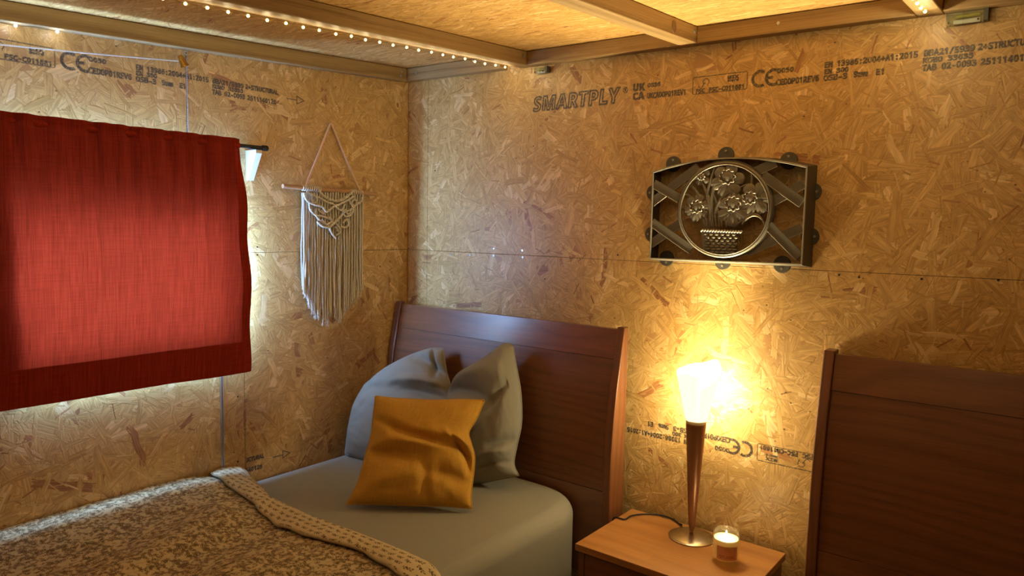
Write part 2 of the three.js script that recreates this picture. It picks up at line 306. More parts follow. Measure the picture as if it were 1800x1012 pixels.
// roof: joists run away from the eye and rise gently to the back wall
const ceiling = structure('ceiling');
ceiling.position.set(0, 1.951, 0); ceiling.rotation.set(0.058, 0, -0.019);
const DEEP = 0.046;
for (const [x0, x1] of [[-0.12, 1.19], [1.192, 3.15]]) { const g = block(x0, x1, DEEP + 0.001, DEEP + 0.05, -0.12, 2.95, 0.001); part('board', grain(g, 'x', 2.6, 0, 0.04), M.ceil, ceiling); }
const joistX = [[0.562, 0.615], [1.166, 1.221], [1.772, 1.827], [2.38, 2.435], [2.96, 3.02]];
for (const [x0, x1] of joistX) part('joist', metreUV(block(x0, x1, 0, DEEP, 0.0, 2.9, 0.003), 'z'), M.pine, ceiling);
part('wall_plate', metreUV(block(0.0005, 0.04, -0.002, DEEP, 0.046, 2.9, 0.003), 'z'), M.pine, ceiling);
for (const [x0, x1] of [[0.0, 0.5], [0.6155, 1.1655], [1.2215, 1.7715], [1.8275, 2.3795], [2.4355, 2.9595]]) part('noggin', metreUV(block(x0, x1, 0, DEEP, 0.0005, 0.044, 0.003), 'x'), M.pine, ceiling);
{
  const screw = (x, y, z, nx, nz) => part('screw', new THREE.CylinderGeometry(0.0045, 0.0045, 0.003, 12).rotateZ(nx ? Math.PI / 2 : 0).rotateX(nz ? Math.PI / 2 : 0).translate(x, y, z), M.zinc, ceiling);
  screw(0.0405, 0.03, 0.075, 1, 0); screw(0.0405, 0.014, 0.078, 1, 0); screw(0.616, 0.027, 0.062, 1, 0); screw(1.222, 0.03, 0.058, 1, 0); screw(1.45, 0.024, 0.045, 0, 1); screw(0.09, 0.024, 0.045, 0, 1); screw(1.95, 0.024, 0.045, 0, 1);
}
{ // knot on the second joist, a round of darker wood let into its side
  const k = new THREE.CylinderGeometry(0.013, 0.013, 0.002, 24).rotateZ(Math.PI / 2).scale(1, 1.25, 1).translate(1.2212, 0.022, 0.19);
  part('knot', k, std({ color: '#7d6038', roughness: 0.6 }), ceiling);
}
for (const [px, py] of [[868, 437], [868, 449], [918, 440], [919, 452], [826, 448], [793, 447]]) part('screw', new THREE.CylinderGeometry(0.0035, 0.0035, 0.0016, 12).rotateX(Math.PI / 2).translate(onZ(0.0006, px, py).x, onZ(0.0006, px, py).y, 0.0006), M.zinc, wallBack);
for (const [px, py] of [[1086, 448], [1475, 483], [1510, 487], [1620, 490], [958, 490], [1755, 492], [1650, 860], [1430, 340], [765, 300], [1366, 790]]) part('nail', new THREE.CylinderGeometry(0.0028, 0.0028, 0.001, 10).rotateX(Math.PI / 2).translate(onZ(0, px, py).x, onZ(0, px, py).y, 0.0004), M.black, wallBack);
for (const [px, py] of [[452, 434], [452, 448], [418, 697], [418, 811], [668, 468]]) part('nail', new THREE.CylinderGeometry(0.0028, 0.0028, 0.001, 10).rotateZ(Math.PI / 2).translate(0.0004, onX(0, px, py).y, onX(0, px, py).z), M.black, wallLeft);

// window behind the curtains
const win = structure('window_1');
{
  const { z0, z1, y0, y1 } = WIN, f = 0.02;
  part('frame', merge([block(-0.07, -0.02, y0, y0 + f, z0, z1), block(-0.07, -0.02, y1 - f, y1, z0, z1), block(-0.07, -0.02, y0, y1, z0, z0 + f), block(-0.07, -0.02, y0, y1, z1 - f, z1), block(-0.07, -0.02, y0, y1, (z0 + z1) / 2 + 0.2, (z0 + z1) / 2 + 0.22)]), M.white, win);
  part('pane', new THREE.BoxGeometry(0.003, y1 - y0 - 0.02, z1 - z0 - 0.02).translate(-0.045, (y0 + y1) / 2, (z0 + z1) / 2), M.glass, win);
}
// galvanised strip that covers a board joint under the window
const strip = structure('trim_1');
part('angle_strip', merge([block(0.0002, 0.002, 0.2, 1.02, 0.803, 0.812, 0.0006), block(0.0002, 0.007, 0.2, 1.02, 0.8035, 0.8052, 0.0005)]), M.zinc, strip);

// ---------- curtains on their rod ----------
const ROD = V(0.056, 1.63, 0);
const rod = thing('curtain_rod', 'thin black curtain rod on a pale wedge bracket above the window', 'curtain rod', [0, 0, 0]);
part('rod', new THREE.CylinderGeometry(0.006, 0.006, 1.5, 16).rotateX(Math.PI / 2).translate(ROD.x, ROD.y, 0.682 + 0.75), M.black, rod);
part('end_cap', merge([lathe([[0, 0], [0.0085, 0], [0.009, 0.004], [0.009, 0.016], [0.0075, 0.02], [0, 0.02]], 20).rotateX(Math.PI / 2).translate(ROD.x, ROD.y, 0.668)]), M.black, rod);
{
  const tri = new THREE.Shape([[0.0005, 1.528], [0.012, 1.528], [0.06, 1.612], [0.06, 1.6225], [0.0005, 1.6225]].map(([x, y]) => new THREE.Vector2(x, y)));
  for (const z of [0.69, 2.1]) part('bracket', grain(new THREE.ExtrudeGeometry(tri, { depth: 0.02, bevelEnabled: true, bevelSize: 0.001, bevelThickness: 0.001, bevelOffset: -0.001, bevelSegments: 1 }).translate(0, 0, z), 'y', 1), M.white, rod, 'pale painted wooden wedge');
  for (const z of [0.7, 2.11]) part('clip', block(ROD.x - 0.008, ROD.x + 0.008, 1.6225, 1.626, z - 0.006, z + 0.03, 0.001), M.black, rod);
}
function curtain(name, label, z0, z1, dx, s) {
  const t = thing(name, label, 'curtain', [0, 0, 0], null);
  const top = 1.65, bot = 0.915, hemH = 0.1;
  const zAt = (u, y) => { const k = (top - y) / (top - bot); return z0 + (z1 - z0) * u + (1 - u) * (-0.043 * k + 0.004 * Math.sin(y * 24 + s)); };
  const xAt = (u, y) => {
    const k = (top - y) / (top - bot), z = zAt(u, y), g = Math.exp(-k * 2.6);
    return ROD.x + 0.013 + dx + g * (0.0062 * Math.sin(z * 118 + 3 * noise(z * 9, 1, s)) + 0.0045 * Math.sin(z * 61 + s)) + (1 - g) * 0.012 * (noise(z * 5, y * 1.6, s + 3) - 0.5) + 0.004 * (noise(z * 14, y * 8, s + 5) - 0.5)
      - 0.01 * Math.exp(-(((y - ROD.y) / 0.012) ** 2)) * 0.3 + (u < 0.04 ? -(0.04 - u) * 0.12 : 0) - 0.042 * k * k * k;
  };
  const surf = (off, ya, yb, ua = 0, ub = 1) => sheet((u, v) => { const y = ya + (yb - ya) * v, uu = ua + (ub - ua) * u, yb2 = y + (y < bot + 0.03 ? 0.006 * (noise(zAt(uu, y) * 6, 0, s) - 0.5) : 0); return [V(xAt(uu, y) + off, yb2, zAt(uu, y)), -zAt(uu, y), y]; }, Math.round(160 * (ub - ua)) + 6, 90, true);
  part('cloth', surf(0, bot, top), M.curtain, t);
  part('lining', surf(-0.004, bot + 0.004, top - 0.004), M.lining, t, 'pale lining on the window side');
  part('hem', surf(0.0012, bot - 0.001, bot + hemH), M.hem, t, 'doubled hem along the bottom');
  part('side_hem', surf(0.001, bot + hemH + 0.001, top, 0, 0.045), M.hem, t, 'doubled hem along the edge');
  part('rod_pocket', tube([V(ROD.x, ROD.y, zAt(0, ROD.y) + 0.002), V(ROD.x, ROD.y, (z0 + z1) / 2), V(ROD.x, ROD.y, z1)], 0.0095, { n: 60, m: 12 }), M.hem, t);
  return t;
}
curtain('curtain', 'rust red linen curtain with a doubled hem, beside the macrame hanging', 0.763, 1.412, 0, 1);
curtain('curtain', 'rust red curtain panel behind the hemmed edge of the other, away from the macrame', 1.396, 2.06, -0.011, 4);

// ---------- cord, brass bell and chain above the curtain ----------
{
  const c = thing('white_cord', 'white twisted cord stretched along the wall to a brass bell', 'cord');
  const a = onX(0.012, 313, 107), pts = []; for (let i = 0; i <= 8; i++) { const t = i / 8, z = a.z + (1.371 - a.z) * t * 1.5; pts.push(V(0.012, a.y + (1.819 - a.y) * t * 1.5 + 0.012 * t * (1 - t) * -1.0, z)); }
  part('strand', tube(pts, (t) => 0.0022 + 0.0005 * Math.sin(t * 900), { n: 400, m: 6 }), M.cordWhite, c);
  const b = thing('brass_bell', 'small brass bell hung from a screw eye where cord meets chain', 'bell', [0, 0, 0]);
  const e = onX(0.006, 327, 93), q = onX(0.014, 320, 108);
  part('body', lathe([[0.001, 0.02], [0.006, 0.018], [0.0085, 0.008], [0.0105, -0.008], [0.013, -0.014], [0.0115, -0.014], [0.009, -0.006], [0, 0.004]], 24).rotateX(0.5).translate(q.x + 0.004, q.y - 0.001, q.z), M.brass, b);
  part('screw_eye', merge([new THREE.TorusGeometry(0.0055, 0.0013, 8, 20).rotateY(Math.PI / 2).translate(0.006, e.y, e.z), between(V(0, e.y + 0.004, e.z), V(0.006, e.y + 0.004, e.z), 0.0015)]), M.zinc, b);
  part('hanger', tube([V(0.006, e.y - 0.004, e.z), V(0.012, (e.y + q.y + 0.018) / 2, (e.z + q.z) / 2), V(q.x + 0.004, q.y + 0.019, q.z - 0.001)], 0.0009, { n: 12, m: 6 }), M.zinc, b);
  const ch = thing('bead_chain', 'thin beaded steel chain hanging down behind the red curtain top', 'chain');
  const links = []; for (let y = e.y - 0.008; y > 1.5; y -= 0.0052) links.push(ball(V(0.004, y, 0.9), 0.0022, 0.0022, 0.0022, 6, 5));
  links.push(between(V(0.004, e.y - 0.004, 0.9), V(0.004, 1.5, 0.9), 0.0007, 5));
  part('beads', merge(links), M.zinc, ch);
}

// ---------- macrame hanging ----------
{
  const t = thing('macrame_hanging', 'cream cotton macrame wall hanging on a wooden dowel', 'macrame');
  const S = 5.06, c2 = (x, a, b) => onX(x, 480 + a / S, 200 + b / S), c3 = (x, a, b) => onX(x, 500 + a / S, 380 + b / S);
  const dl = onX(0.022, 497, 327), dr = onX(0.022, 661, 341);
  part('dowel', between(dl, dr, 0.0075, 16), M.dowel, t);
  const peg = onX(0.006, 581, 217), kl = onX(0.026, 537, 327), kr = onX(0.026, 632, 334);
  part('nail', between(V(0, peg.y, peg.z), V(0.012, peg.y + 0.001, peg.z), 0.0022, 10), M.zinc, t);
  part('hanging_cord', merge([tube([kl, kl.clone().lerp(peg, 0.5), V(0.008, peg.y, peg.z + 0.002)], 0.004, { n: 24, m: 7 }), tube([V(0.008, peg.y, peg.z - 0.002), kr.clone().lerp(peg, 0.5), kr], 0.004, { n: 24, m: 7 })]), M.jute, t, 'thin tan hanging cord');
  setSeed(77);
  const bottoms = [[530, 508], [540, 522], [550, 548], [556, 556], [574, 562], [586, 540], [597, 566], [606, 545], [616, 534], [628, 518], [638, 506]];
  const botAt = (px) => { for (let i = 1; i < bottoms.length; i++) if (px <= bottoms[i][0]) { const [a, b] = [bottoms[i - 1], bottoms[i]]; return a[1] + (b[1] - a[1]) * (px - a[0]) / (b[0] - a[0]); } return 506; };
  const n = 46;
  for (let i = 0; i < n; i++) {
    const px = 531 + (637.5 - 531) * i / (n - 1), layer = i % 2, x = 0.016 + layer * 0.008, topY = onX(x, px, 338).y + 0.0, b = onX(x, px + rr(-1.5, 1.5), botAt(px) + rr(-7, 6)), z = onX(x, px, 338).z, pts = [], w = rr(0, 6);
    for (let k = 0; k <= 9; k++) { const q = k / 9; pts.push(V(x + rr(-0.003, 0.003) * q, topY + (b.y - topY) * q, z + (b.z - z) * q + 0.0022 * Math.sin(q * rr(5, 8) + w) * q + rr(-0.0012, 0.0012))); }
    const st = part('strand', tube(pts, (q) => 0.0028 + 0.00035 * Math.sin(q * 420 + w), { n: 110, m: 6 }), M.cottonCord, t);
    const e = pts[9], hairs = []; for (let k = 0; k < 7; k++) hairs.push(between(e, V(e.x + rr(-0.005, 0.005), e.y - rr(0.008, 0.018), e.z + rr(-0.006, 0.006)), 0.0012, 5, 0.0005));
    part('frayed_end', merge(hairs), M.cottonCord, st);
  }
  const knots = [];                                        // lark's head knots round the dowel
  for (const [a0, a1] of [[262, 425], [690, 800]]) for (let a = a0; a <= a1; a += 19) { const p = c2(0.022, a, 655 + (a - 262) * 0.085); knots.push(new THREE.TorusGeometry(0.0082, 0.0024, 6, 16).translate(0, 0, 0).applyMatrix4(new THREE.Matrix4().makeTranslation(p.x, dl.y + (dr.y - dl.y) * (dl.z - p.z) / (dl.z - dr.z), p.z))); }
  for (const k of knots) part('knot', k, M.cottonCord, t);
  const cords = [
    [[410, 675], [440, 720], [500, 760], [565, 778], [630, 762], [685, 715], [710, 690]], [[300, 690], [350, 720], [420, 750], [480, 785], [530, 800], [570, 838], [620, 862], [650, 850]],
    [[270, 700], [300, 770], [360, 805], [440, 830], [470, 870], [540, 825], [600, 800], [660, 770], [720, 735]], [[320, 790], [330, 850], [370, 895], [440, 912], [500, 935], [530, 965], [500, 1000]],
    [[800, 720], [790, 770], [740, 810], [690, 850], [630, 880], [590, 930], [545, 975], [500, 1012]], [[640, 800], [620, 850], [640, 910], [690, 900], [712, 850], [690, 800], [680, 775]], [[380, 840], [380, 900], [430, 960], [500, 1000]],
    [[720, 760], [745, 780], [720, 820], [700, 790], [720, 760]], [[350, 730], [345, 760], [370, 790], [395, 765], [375, 735]], [[400, 845], [420, 870], [450, 890], [430, 855]], [[650, 870], [665, 890], [690, 870], [675, 850]],
  ];
  cords.forEach((c, i) => part('braid', tube(c.map(([a, b]) => c2(0.031 + (i % 3) * 0.0025, a, b)), (q) => 0.0036 + 0.0007 * Math.sin(q * 160), { n: 130, m: 7 }), M.cottonCord, t));
  const dia = [[[400, 100], [440, 60], [480, 20], [520, -20]], [[400, 105], [420, 150], [455, 195]], [[460, 65], [492, 110], [495, 140], [455, 172]], [[290, 50], [340, 90], [400, 100]], [[450, 95], [470, 115], [478, 130], [462, 125]], [[330, 30], [370, 70], [400, 60], [420, 30], [390, 10]], [[520, 60], [550, 30], [570, 70], [540, 100], [500, 90]], [[560, 20], [580, 60], [540, 105]]];
  for (const c of dia) part('braid', tube(c.map(([a, b]) => c3(0.034, a, b)), (q) => 0.0036 + 0.0007 * Math.sin(q * 90), { n: 70, m: 7 }), M.cottonCord, t);
  const swag = []; for (let i = 0; i <= 22; i++) { const q = i / 22, p = c2(0.033, 405 + 300 * q, 690 + 82 * Math.sin(q * Math.PI)); swag.push(ball(p, 0.0046, 0.004, 0.0036, 8, 6)); }
  part('knotted_band', merge(swag), M.cottonCord, t);
}

// ---------- cast metal plaque with the flower basket ----------
{
  const S = 3.8917, Z = 0.058, t = thing('cast_plaque', 'dark cast metal wall plaque with a basket of flowers in a ring', 'plaque');
  const P = (a, b, z = Z) => onZ(z, 1100 + a / S, 240 + b / S);
  const x0 = 1.1065, x1 = 1.551, yb0 = 1.306, yb1 = 1.309, ys = 1.567, apex = 1.598, cx = (x0 + x1) / 2;
  const outline = (d) => {
    const sh = []; sh.push([x0 + d, yb0 + d], [x1 - d, yb1 + d], [x1 - d, ys - d]);
    for (let i = 1; i < 24; i++) { const q = i / 24, x = x1 - d + (x0 - x1 + 2 * d) * q; sh.push([x, ys - d + (apex - ys) * (1 - (2 * q - 1) ** 2)]); }
    sh.push([x0 + d, ys - d]); return sh.map(([x, y]) => new THREE.Vector2(x, y));
  };
  const shell = (d0, d1, za, zb, bev) => { const s = new THREE.Shape(outline(d0)); s.holes.push(new THREE.Path(outline(d1).reverse())); return new THREE.ExtrudeGeometry(s, { depth: zb - za - 2 * bev, bevelEnabled: bev > 0, bevelSize: bev, bevelThickness: bev, bevelOffset: -bev, bevelSegments: 2 }).translate(0, 0, za + bev); };
  const loop = (d, z) => { const o = outline(d), res = []; for (let i = 0; i < o.length; i++) { const a = o[i], b = o[(i + 1) % o.length]; for (let k = 0; k < 4; k++) res.push(V(a.x + (b.x - a.x) * k / 4, a.y + (b.y - a.y) * k / 4, z)); } res.push(res[0]); return res; };
  const wallOf = (a, b) => sheet((u, v) => { const i = Math.round(u * (a.length - 1)); return [a[i].clone().lerp(b[i], v), u, v * 0.06]; }, a.length - 1, 6).toNonIndexed();
  const flat = (g) => { g.deleteAttribute('normal'); g.computeVertexNormals(); return g; };
  const o0 = loop(-0.006, 0.0006), o1 = loop(0, 0.0615), i1 = loop(0.005, 0.0615), i0 = loop(-0.002, 0.0006);
  part('frame', merge([flat(wallOf(o0, o1)), flat(wallOf(o1, i1)), flat(wallOf(i1, i0)), flat(wallOf(i0, o0))]), M.iron, t);
  part('rim', shell(0.0006, 0.0052, 0.0605, 0.0645, 0.0012), M.worn, t, 'bright worn edge of the frame');
  for (const [px, py] of [[1276, 271], [1182, 287], [1388, 281], [1147, 338], [1144, 412], [1430, 336], [1426, 416], [1170, 455], [1270, 461], [1376, 466]]) {
    const c0 = onZ(0.003, px, py), c = V(cx + (c0.x - cx) * 0.985, 1.45 + (c0.y - 1.45) * 0.985, 0.003), tab = part('tab', new THREE.CylinderGeometry(0.023, 0.024, 0.0045, 28).rotateX(Math.PI / 2).translate(c.x, c.y, 0.0027), M.iron, t);
    const dx = c.x - cx, dy = c.y - 1.45, far = Math.abs(dx) > 0.2 ? [Math.sign(dx) * 0.012, 0] : [0, Math.sign(dy) * 0.012];
    part('screw', merge([new THREE.CylinderGeometry(0.0035, 0.0035, 0.002, 12).rotateX(Math.PI / 2).translate(c.x + far[0], c.y + far[1], 0.0057)]), M.worn, tab);
  }
  const strap = (a, b, z, w = 0.0265) => {
    const A = P(...a, z), B = P(...b, z), l = A.distanceTo(B), g = new RoundedBoxGeometry(l, w, 0.006, 2, 0.0015);
    return g.rotateZ(Math.atan2(B.y - A.y, B.x - A.x)).translate((A.x + B.x) / 2, (A.y + B.y) / 2, z);
  };
  for (const [a, b, z] of [[[192, 322], [372, 425], 0.0585], [[180, 452], [500, 205], 0.0535], [[180, 585], [452, 775], 0.0585], [[172, 735], [378, 590], 0.0535], [[940, 265], [1208, 455], 0.0585], [[870, 250], [1030, 175], 0.0535], [[990, 455], [1215, 325], 0.0535], [[975, 605], [1192, 825], 0.0585], [[830, 790], [1203, 625], 0.0535]]) {
    const m = part('strap', strap(a, b, z), M.strap, t);
    const d = Math.atan2(P(...b).y - P(...a).y, P(...b).x - P(...a).x), lo = new RoundedBoxGeometry(P(...a).distanceTo(P(...b)), 0.0018, 0.0015, 1, 0.0006).rotateZ(d), A = P(...a, z), B = P(...b, z), sg = Math.cos(d) > 0 ? -1 : 1;
    part('worn_edge', lo.translate((A.x + B.x) / 2 - Math.sin(d) * 0.0125 * sg, (A.y + B.y) / 2 + Math.cos(d) * 0.0125 * sg, z + 0.0034), M.worn, m);
  }
  const rc = V(1.3295, 1.4535, 0.0605), R = 0.131;
  part('ring', new THREE.TorusGeometry(R, 0.0052, 10, 96).scale(1, 0.985, 1.2).translate(rc.x, rc.y, rc.z), M.pewter, t);
  part('ring_band', (() => { const s = new THREE.Shape(); s.absellipse(rc.x, rc.y, R + 0.008, R + 0.007, 0, Math.PI * 2); const h = new THREE.Path(); h.absellipse(rc.x, rc.y, R - 0.002, R - 0.003, 0, Math.PI * 2); s.holes.push(h); return new THREE.ExtrudeGeometry(s, { depth: 0.008, bevelEnabled: false, curveSegments: 64 }).translate(0, 0, 0.052); })(), M.iron, t);
  part('ring_edge', new THREE.TorusGeometry(R - 0.0042, 0.0014, 6, 96).scale(1, 0.985, 1).translate(rc.x, rc.y, 0.066), M.worn, t);
  // basket
  const basket = part('basket', (() => { const q = [[528, 650], [768, 650], [752, 798], [535, 775]].map(([a, b]) => P(a, b, 0.05)); const s = new THREE.Shape(q.map((p) => new THREE.Vector2(p.x, p.y))); return new THREE.ExtrudeGeometry(s, { depth: 0.01, bevelEnabled: true, bevelSize: 0.002, bevelThickness: 0.002, bevelSegments: 2 }).translate(0, 0, 0.048); })(), M.pewter, t);
  for (let r = 0; r < 7; r++) for (let i = 0; i < 6; i++) {
    const b = 668 + r * 20.5 + i * 0.8, w0 = 532 + r * 1.2, w1 = 766 - r * 2.4, w = (w1 - w0) / 6, p = P(w0 + w * (i + 0.5 + (r % 2 ? 0.22 : -0.12)), b, 0.0615);
    part('weave', ball(p, 0.0076, 0.0034, 0.0034, 10, 7), M.pewter, basket);
  }
  for (let i = 0; i < 15; i++) { const p = P(522 + i * 19, 640 + i * 0.8, 0.063); part('rope_twist', ball(V(0, 0, 0), 0.0062, 0.0034, 0.004, 10, 7).rotateZ(0.75).translate(p.x, p.y, p.z), M.worn, basket); }
  part('handle', tube([P(795, 600, 0.06), P(830, 560, 0.06), P(880, 540, 0.06), P(925, 560, 0.06), P(955, 620, 0.057)], 0.0026, { n: 36, m: 8 }), M.worn, t);
  part('handle', tube([P(820, 555, 0.06), P(860, 530, 0.06), P(905, 535, 0.06), P(940, 580, 0.057)], 0.0018, { n: 30, m: 8 }), M.worn, t);
  // leaves and stems fan out of the basket
  const leaf = (pts, w, mat = M.pewter) => part('leaf', tube(pts.map(([a, b]) => P(a, b, 0.057)), (q) => w * 1.45 * Math.pow(Math.sin(Math.PI * Math.min(0.98, 0.12 + q * 0.86)), 0.7), { n: 40, m: 8 }), mat, t);
  for (const [pts, w] of [
    [[[575, 620], [575, 480], [560, 400], [600, 240], [620, 190]], 0.0042], [[[600, 620], [590, 480], [600, 360], [650, 250], [710, 185]], 0.004], [[[555, 620], [540, 520], [500, 400], [440, 320]], 0.004], [[[620, 620], [615, 520], [660, 420], [740, 370], [835, 322]], 0.0042],
    [[[590, 620], [585, 560], [575, 440], [530, 330], [490, 260]], 0.004], [[[640, 620], [640, 560], [625, 470], [600, 380]], 0.003], [[[545, 620], [530, 570], [520, 530]], 0.003], [[[565, 620], [550, 560], [540, 520]], 0.003], [[[660, 620], [655, 580], [640, 540]], 0.003], [[[690, 620], [690, 590], [680, 560]], 0.0034],
    [[[720, 620], [725, 600], [735, 580]], 0.0034], [[[745, 620], [770, 595], [800, 570]], 0.003], [[[860, 240], [862, 300], [855, 350]], 0.0024], [[[770, 195], [755, 250], [760, 300]], 0.0022], [[[395, 385], [430, 400], [450, 420]], 0.0022], [[[370, 500], [420, 490], [460, 505]], 0.0022], [[[975, 515], [940, 495], [915, 480]], 0.0024], [[[485, 265], [500, 290], [530, 300]], 0.003], [[[700, 400], [690, 440], [700, 470]], 0.003],
  ]) leaf(pts, w);
  const flower = (a, b, r, petals, spin, tx, ty, tr) => {
    const c = P(a, b, 0.06), k = r / S / 613, f = new THREE.Group(); f.name = 'flower'; t.add(f);
    for (let i = 0; i < petals; i++) {
      const an = spin + i * Math.PI * 2 / petals, g = new THREE.SphereGeometry(1, 12, 8), p = g.attributes.position;
      for (let j = 0; j < p.count; j++) { const u = p.getX(j), v = p.getY(j); p.setY(j, v * (0.75 + 0.35 * u)); p.setZ(j, p.getZ(j) * (1 + 0.5 * Math.cos(v * 9))); }
      g.scale(k * 0.54, k * 0.46, 0.0042).translate(k * 0.52, 0, 0).rotateZ(an).translate(c.x, c.y, c.z - 0.001); g.computeVertexNormals();
      part('petal', g, M.pewter, f);
      part('petal_rib', between(V(c.x + Math.cos(an) * k * 0.25, c.y + Math.sin(an) * k * 0.25, c.z + 0.0025), V(c.x + Math.cos(an) * k * 0.95, c.y + Math.sin(an) * k * 0.95, c.z + 0.002), 0.0009, 5), M.worn, f);
    }
    const q = V(c.x + tx * k, c.y + ty * k, c.z + 0.005), ring = []; for (let i = 0; i <= 48; i++) { const an = i / 48 * Math.PI * 2, rr2 = k * tr * (1 + 0.13 * Math.cos(an * 9)); ring.push(V(q.x + Math.cos(an) * rr2, q.y + Math.sin(an) * rr2 * 0.9, q.z + 0.001 * Math.sin(an * 9))); }
    part('trumpet_edge', tube(ring.slice(0, -1), 0.0016, { n: 96, m: 6, closed: true }), M.worn, f);
    part('trumpet', ball(V(q.x, q.y, q.z - 0.002), k * tr * 0.8, k * tr * 0.7, 0.004, 14, 8), M.pewter, f);
    return f;
  };
  flower(487, 490, 92, 6, 0.3, 0.0, 0.12, 0.5); flower(695, 305, 112, 6, 0.2, 0.02, 0.25, 0.46); flower(735, 500, 112, 6, 0.5, -0.02, 0.35, 0.45); flower(885, 425, 108, 6, 0.1, -0.3, 0.05, 0.4); flower(520, 275, 60, 5, 0.6, 0, 0, 0.4);
}

// ---------- beds ----------
const frontZ = (y) => { const k = [[1.1, 0.066], [1.0, 0.086], [0.9, 0.106], [0.8, 0.119], [0.7, 0.127], [0.6, 0.13], [0.45, 0.128], [0, 0.128]]; for (let i = 1; i < k.length; i++) if (y >= k[i][0]) { const [a, b] = [k[i], k[i - 1]]; return a[1] + (b[1] - a[1]) * (y - a[0]) / (b[0] - a[0]); } return 0.128; };
let backPlane = 0.044;
function profile(ya, yb, za, zb, x0, x1, bev = 0.002, steps = 16) {   // a slice of the curved headboard: front face follows frontZ
  const pts = []; for (let i = 0; i <= steps; i++) { const y = ya + (yb - ya) * i / steps; pts.push([frontZ(y) + za, y]); }
  for (let i = steps; i >= 0; i--) { const y = ya + (yb - ya) * i / steps; pts.push([zb === null ? backPlane : frontZ(y) + zb, y]); }
  const s = new THREE.Shape(pts.map(([z, y]) => new THREE.Vector2(-z, y)));
  return new THREE.ExtrudeGeometry(s, { depth: x1 - x0 - 2 * bev, bevelEnabled: true, bevelSize: bev, bevelThickness: bev, bevelOffset: -bev, bevelSegments: 2 }).translate(0, 0, x0 + bev).rotateY(Math.PI / 2);
}
function makeBed(label) {
  const t = thing('bed', label, 'bed'), w = 1.028, po = 0.027;
  const p0 = part('headboard_post', metreUV(profile(0, 1.092, 0, null, 0, po, 0.003, 30), 'y'), M.cherry, t); part('headboard_post', metreUV(profile(0, 1.092, 0, null, w - po, w, 0.003, 30), 'y'), M.cherry, t);
  part('top_rail', metreUV(profile(0.993, 1.084, -0.006, -0.026, po, w - po), 'x'), M.rail, t);
  part('panel', metreUV(profile(0.582, 0.9915, -0.0085, -0.024, po, w - po, 0.0012, 24), 'x'), M.cherry, t);
  part('lower_rail', metreUV(profile(0.3, 0.5805, -0.006, -0.026, po, w - po), 'x'), M.rail, t);
  for (const x of [0.004, w - 0.027]) part('side_rail', metreUV(block(x, x + 0.023, 0.17, 0.3, 0.128, 2.12, 0.003), 'z'), M.cherry, t);
  part('foot_rail', metreUV(block(0, w, 0.17, 0.36, 2.12, 2.145, 0.003), 'x'), M.cherry, t);
  for (const x of [0, w - 0.045]) part('leg', metreUV(block(x, x + 0.045, 0, 0.17, 2.1, 2.145, 0.003), 'y'), M.cherry, t);
  for (let i = 0; i < 12; i++) part('slat', metreUV(block(0.0275, w - 0.0275, 0.245, 0.262, 0.2 + i * 0.155, 0.27 + i * 0.155, 0.002), 'x'), M.pine, t);
  return t;
}
const bed1 = makeBed('single bed with curved red-brown headboard in the corner, pillows leaning on it'); bed1.position.x = 0.007;
backPlane = 0.023;
const bed2 = makeBed('single bed with bare dark headboard, right of the nightstand'); bed2.position.set(1.6115, 0, -0.016);
{
  const t = thing('mattress', 'mattress under a taut grey fitted sheet on the corner bed', 'mattress');
  const x0 = 0.032, x1 = 0.963, z0 = 0.136, z1 = 2.1, y0 = 0.266, y1 = 0.556, b = 0.05, R = 0.13, s = new THREE.Shape(), X0 = x0 + b, X1 = x1 - b, Z0 = z0 + b * 0.4, Z1 = z1 - b;
  s.moveTo(X0, -Z0); s.lineTo(X1 - R, -Z0); s.bezierCurveTo(X1 - R * 0.35, -Z0, X1, -Z0 - R * 0.35, X1, -Z0 - R); s.lineTo(X1, -Z1 + 0.06); s.quadraticCurveTo(X1, -Z1, X1 - 0.06, -Z1); s.lineTo(X0, -Z1); s.lineTo(X0, -Z0);
  const g = new THREE.ExtrudeGeometry(s, { depth: y1 - y0 - b - 0.02, bevelEnabled: true, bevelSize: b, bevelThickness: b, bevelSegments: 12, curveSegments: 24 }).rotateX(-Math.PI / 2).translate(0, y0 + 0.02, 0);
  // keep it clear of the floor of the bed: flatten the lower bevel
  const p = g.attributes.position; for (let i = 0; i < p.count; i++) { if (p.getY(i) < y0) p.setY(i, y0); if (p.getZ(i) < z0) p.setZ(i, z0); }
  g.computeVertexNormals();
  part('fitted_sheet', grain(g, 'z', 1), M.sheet, t);
}

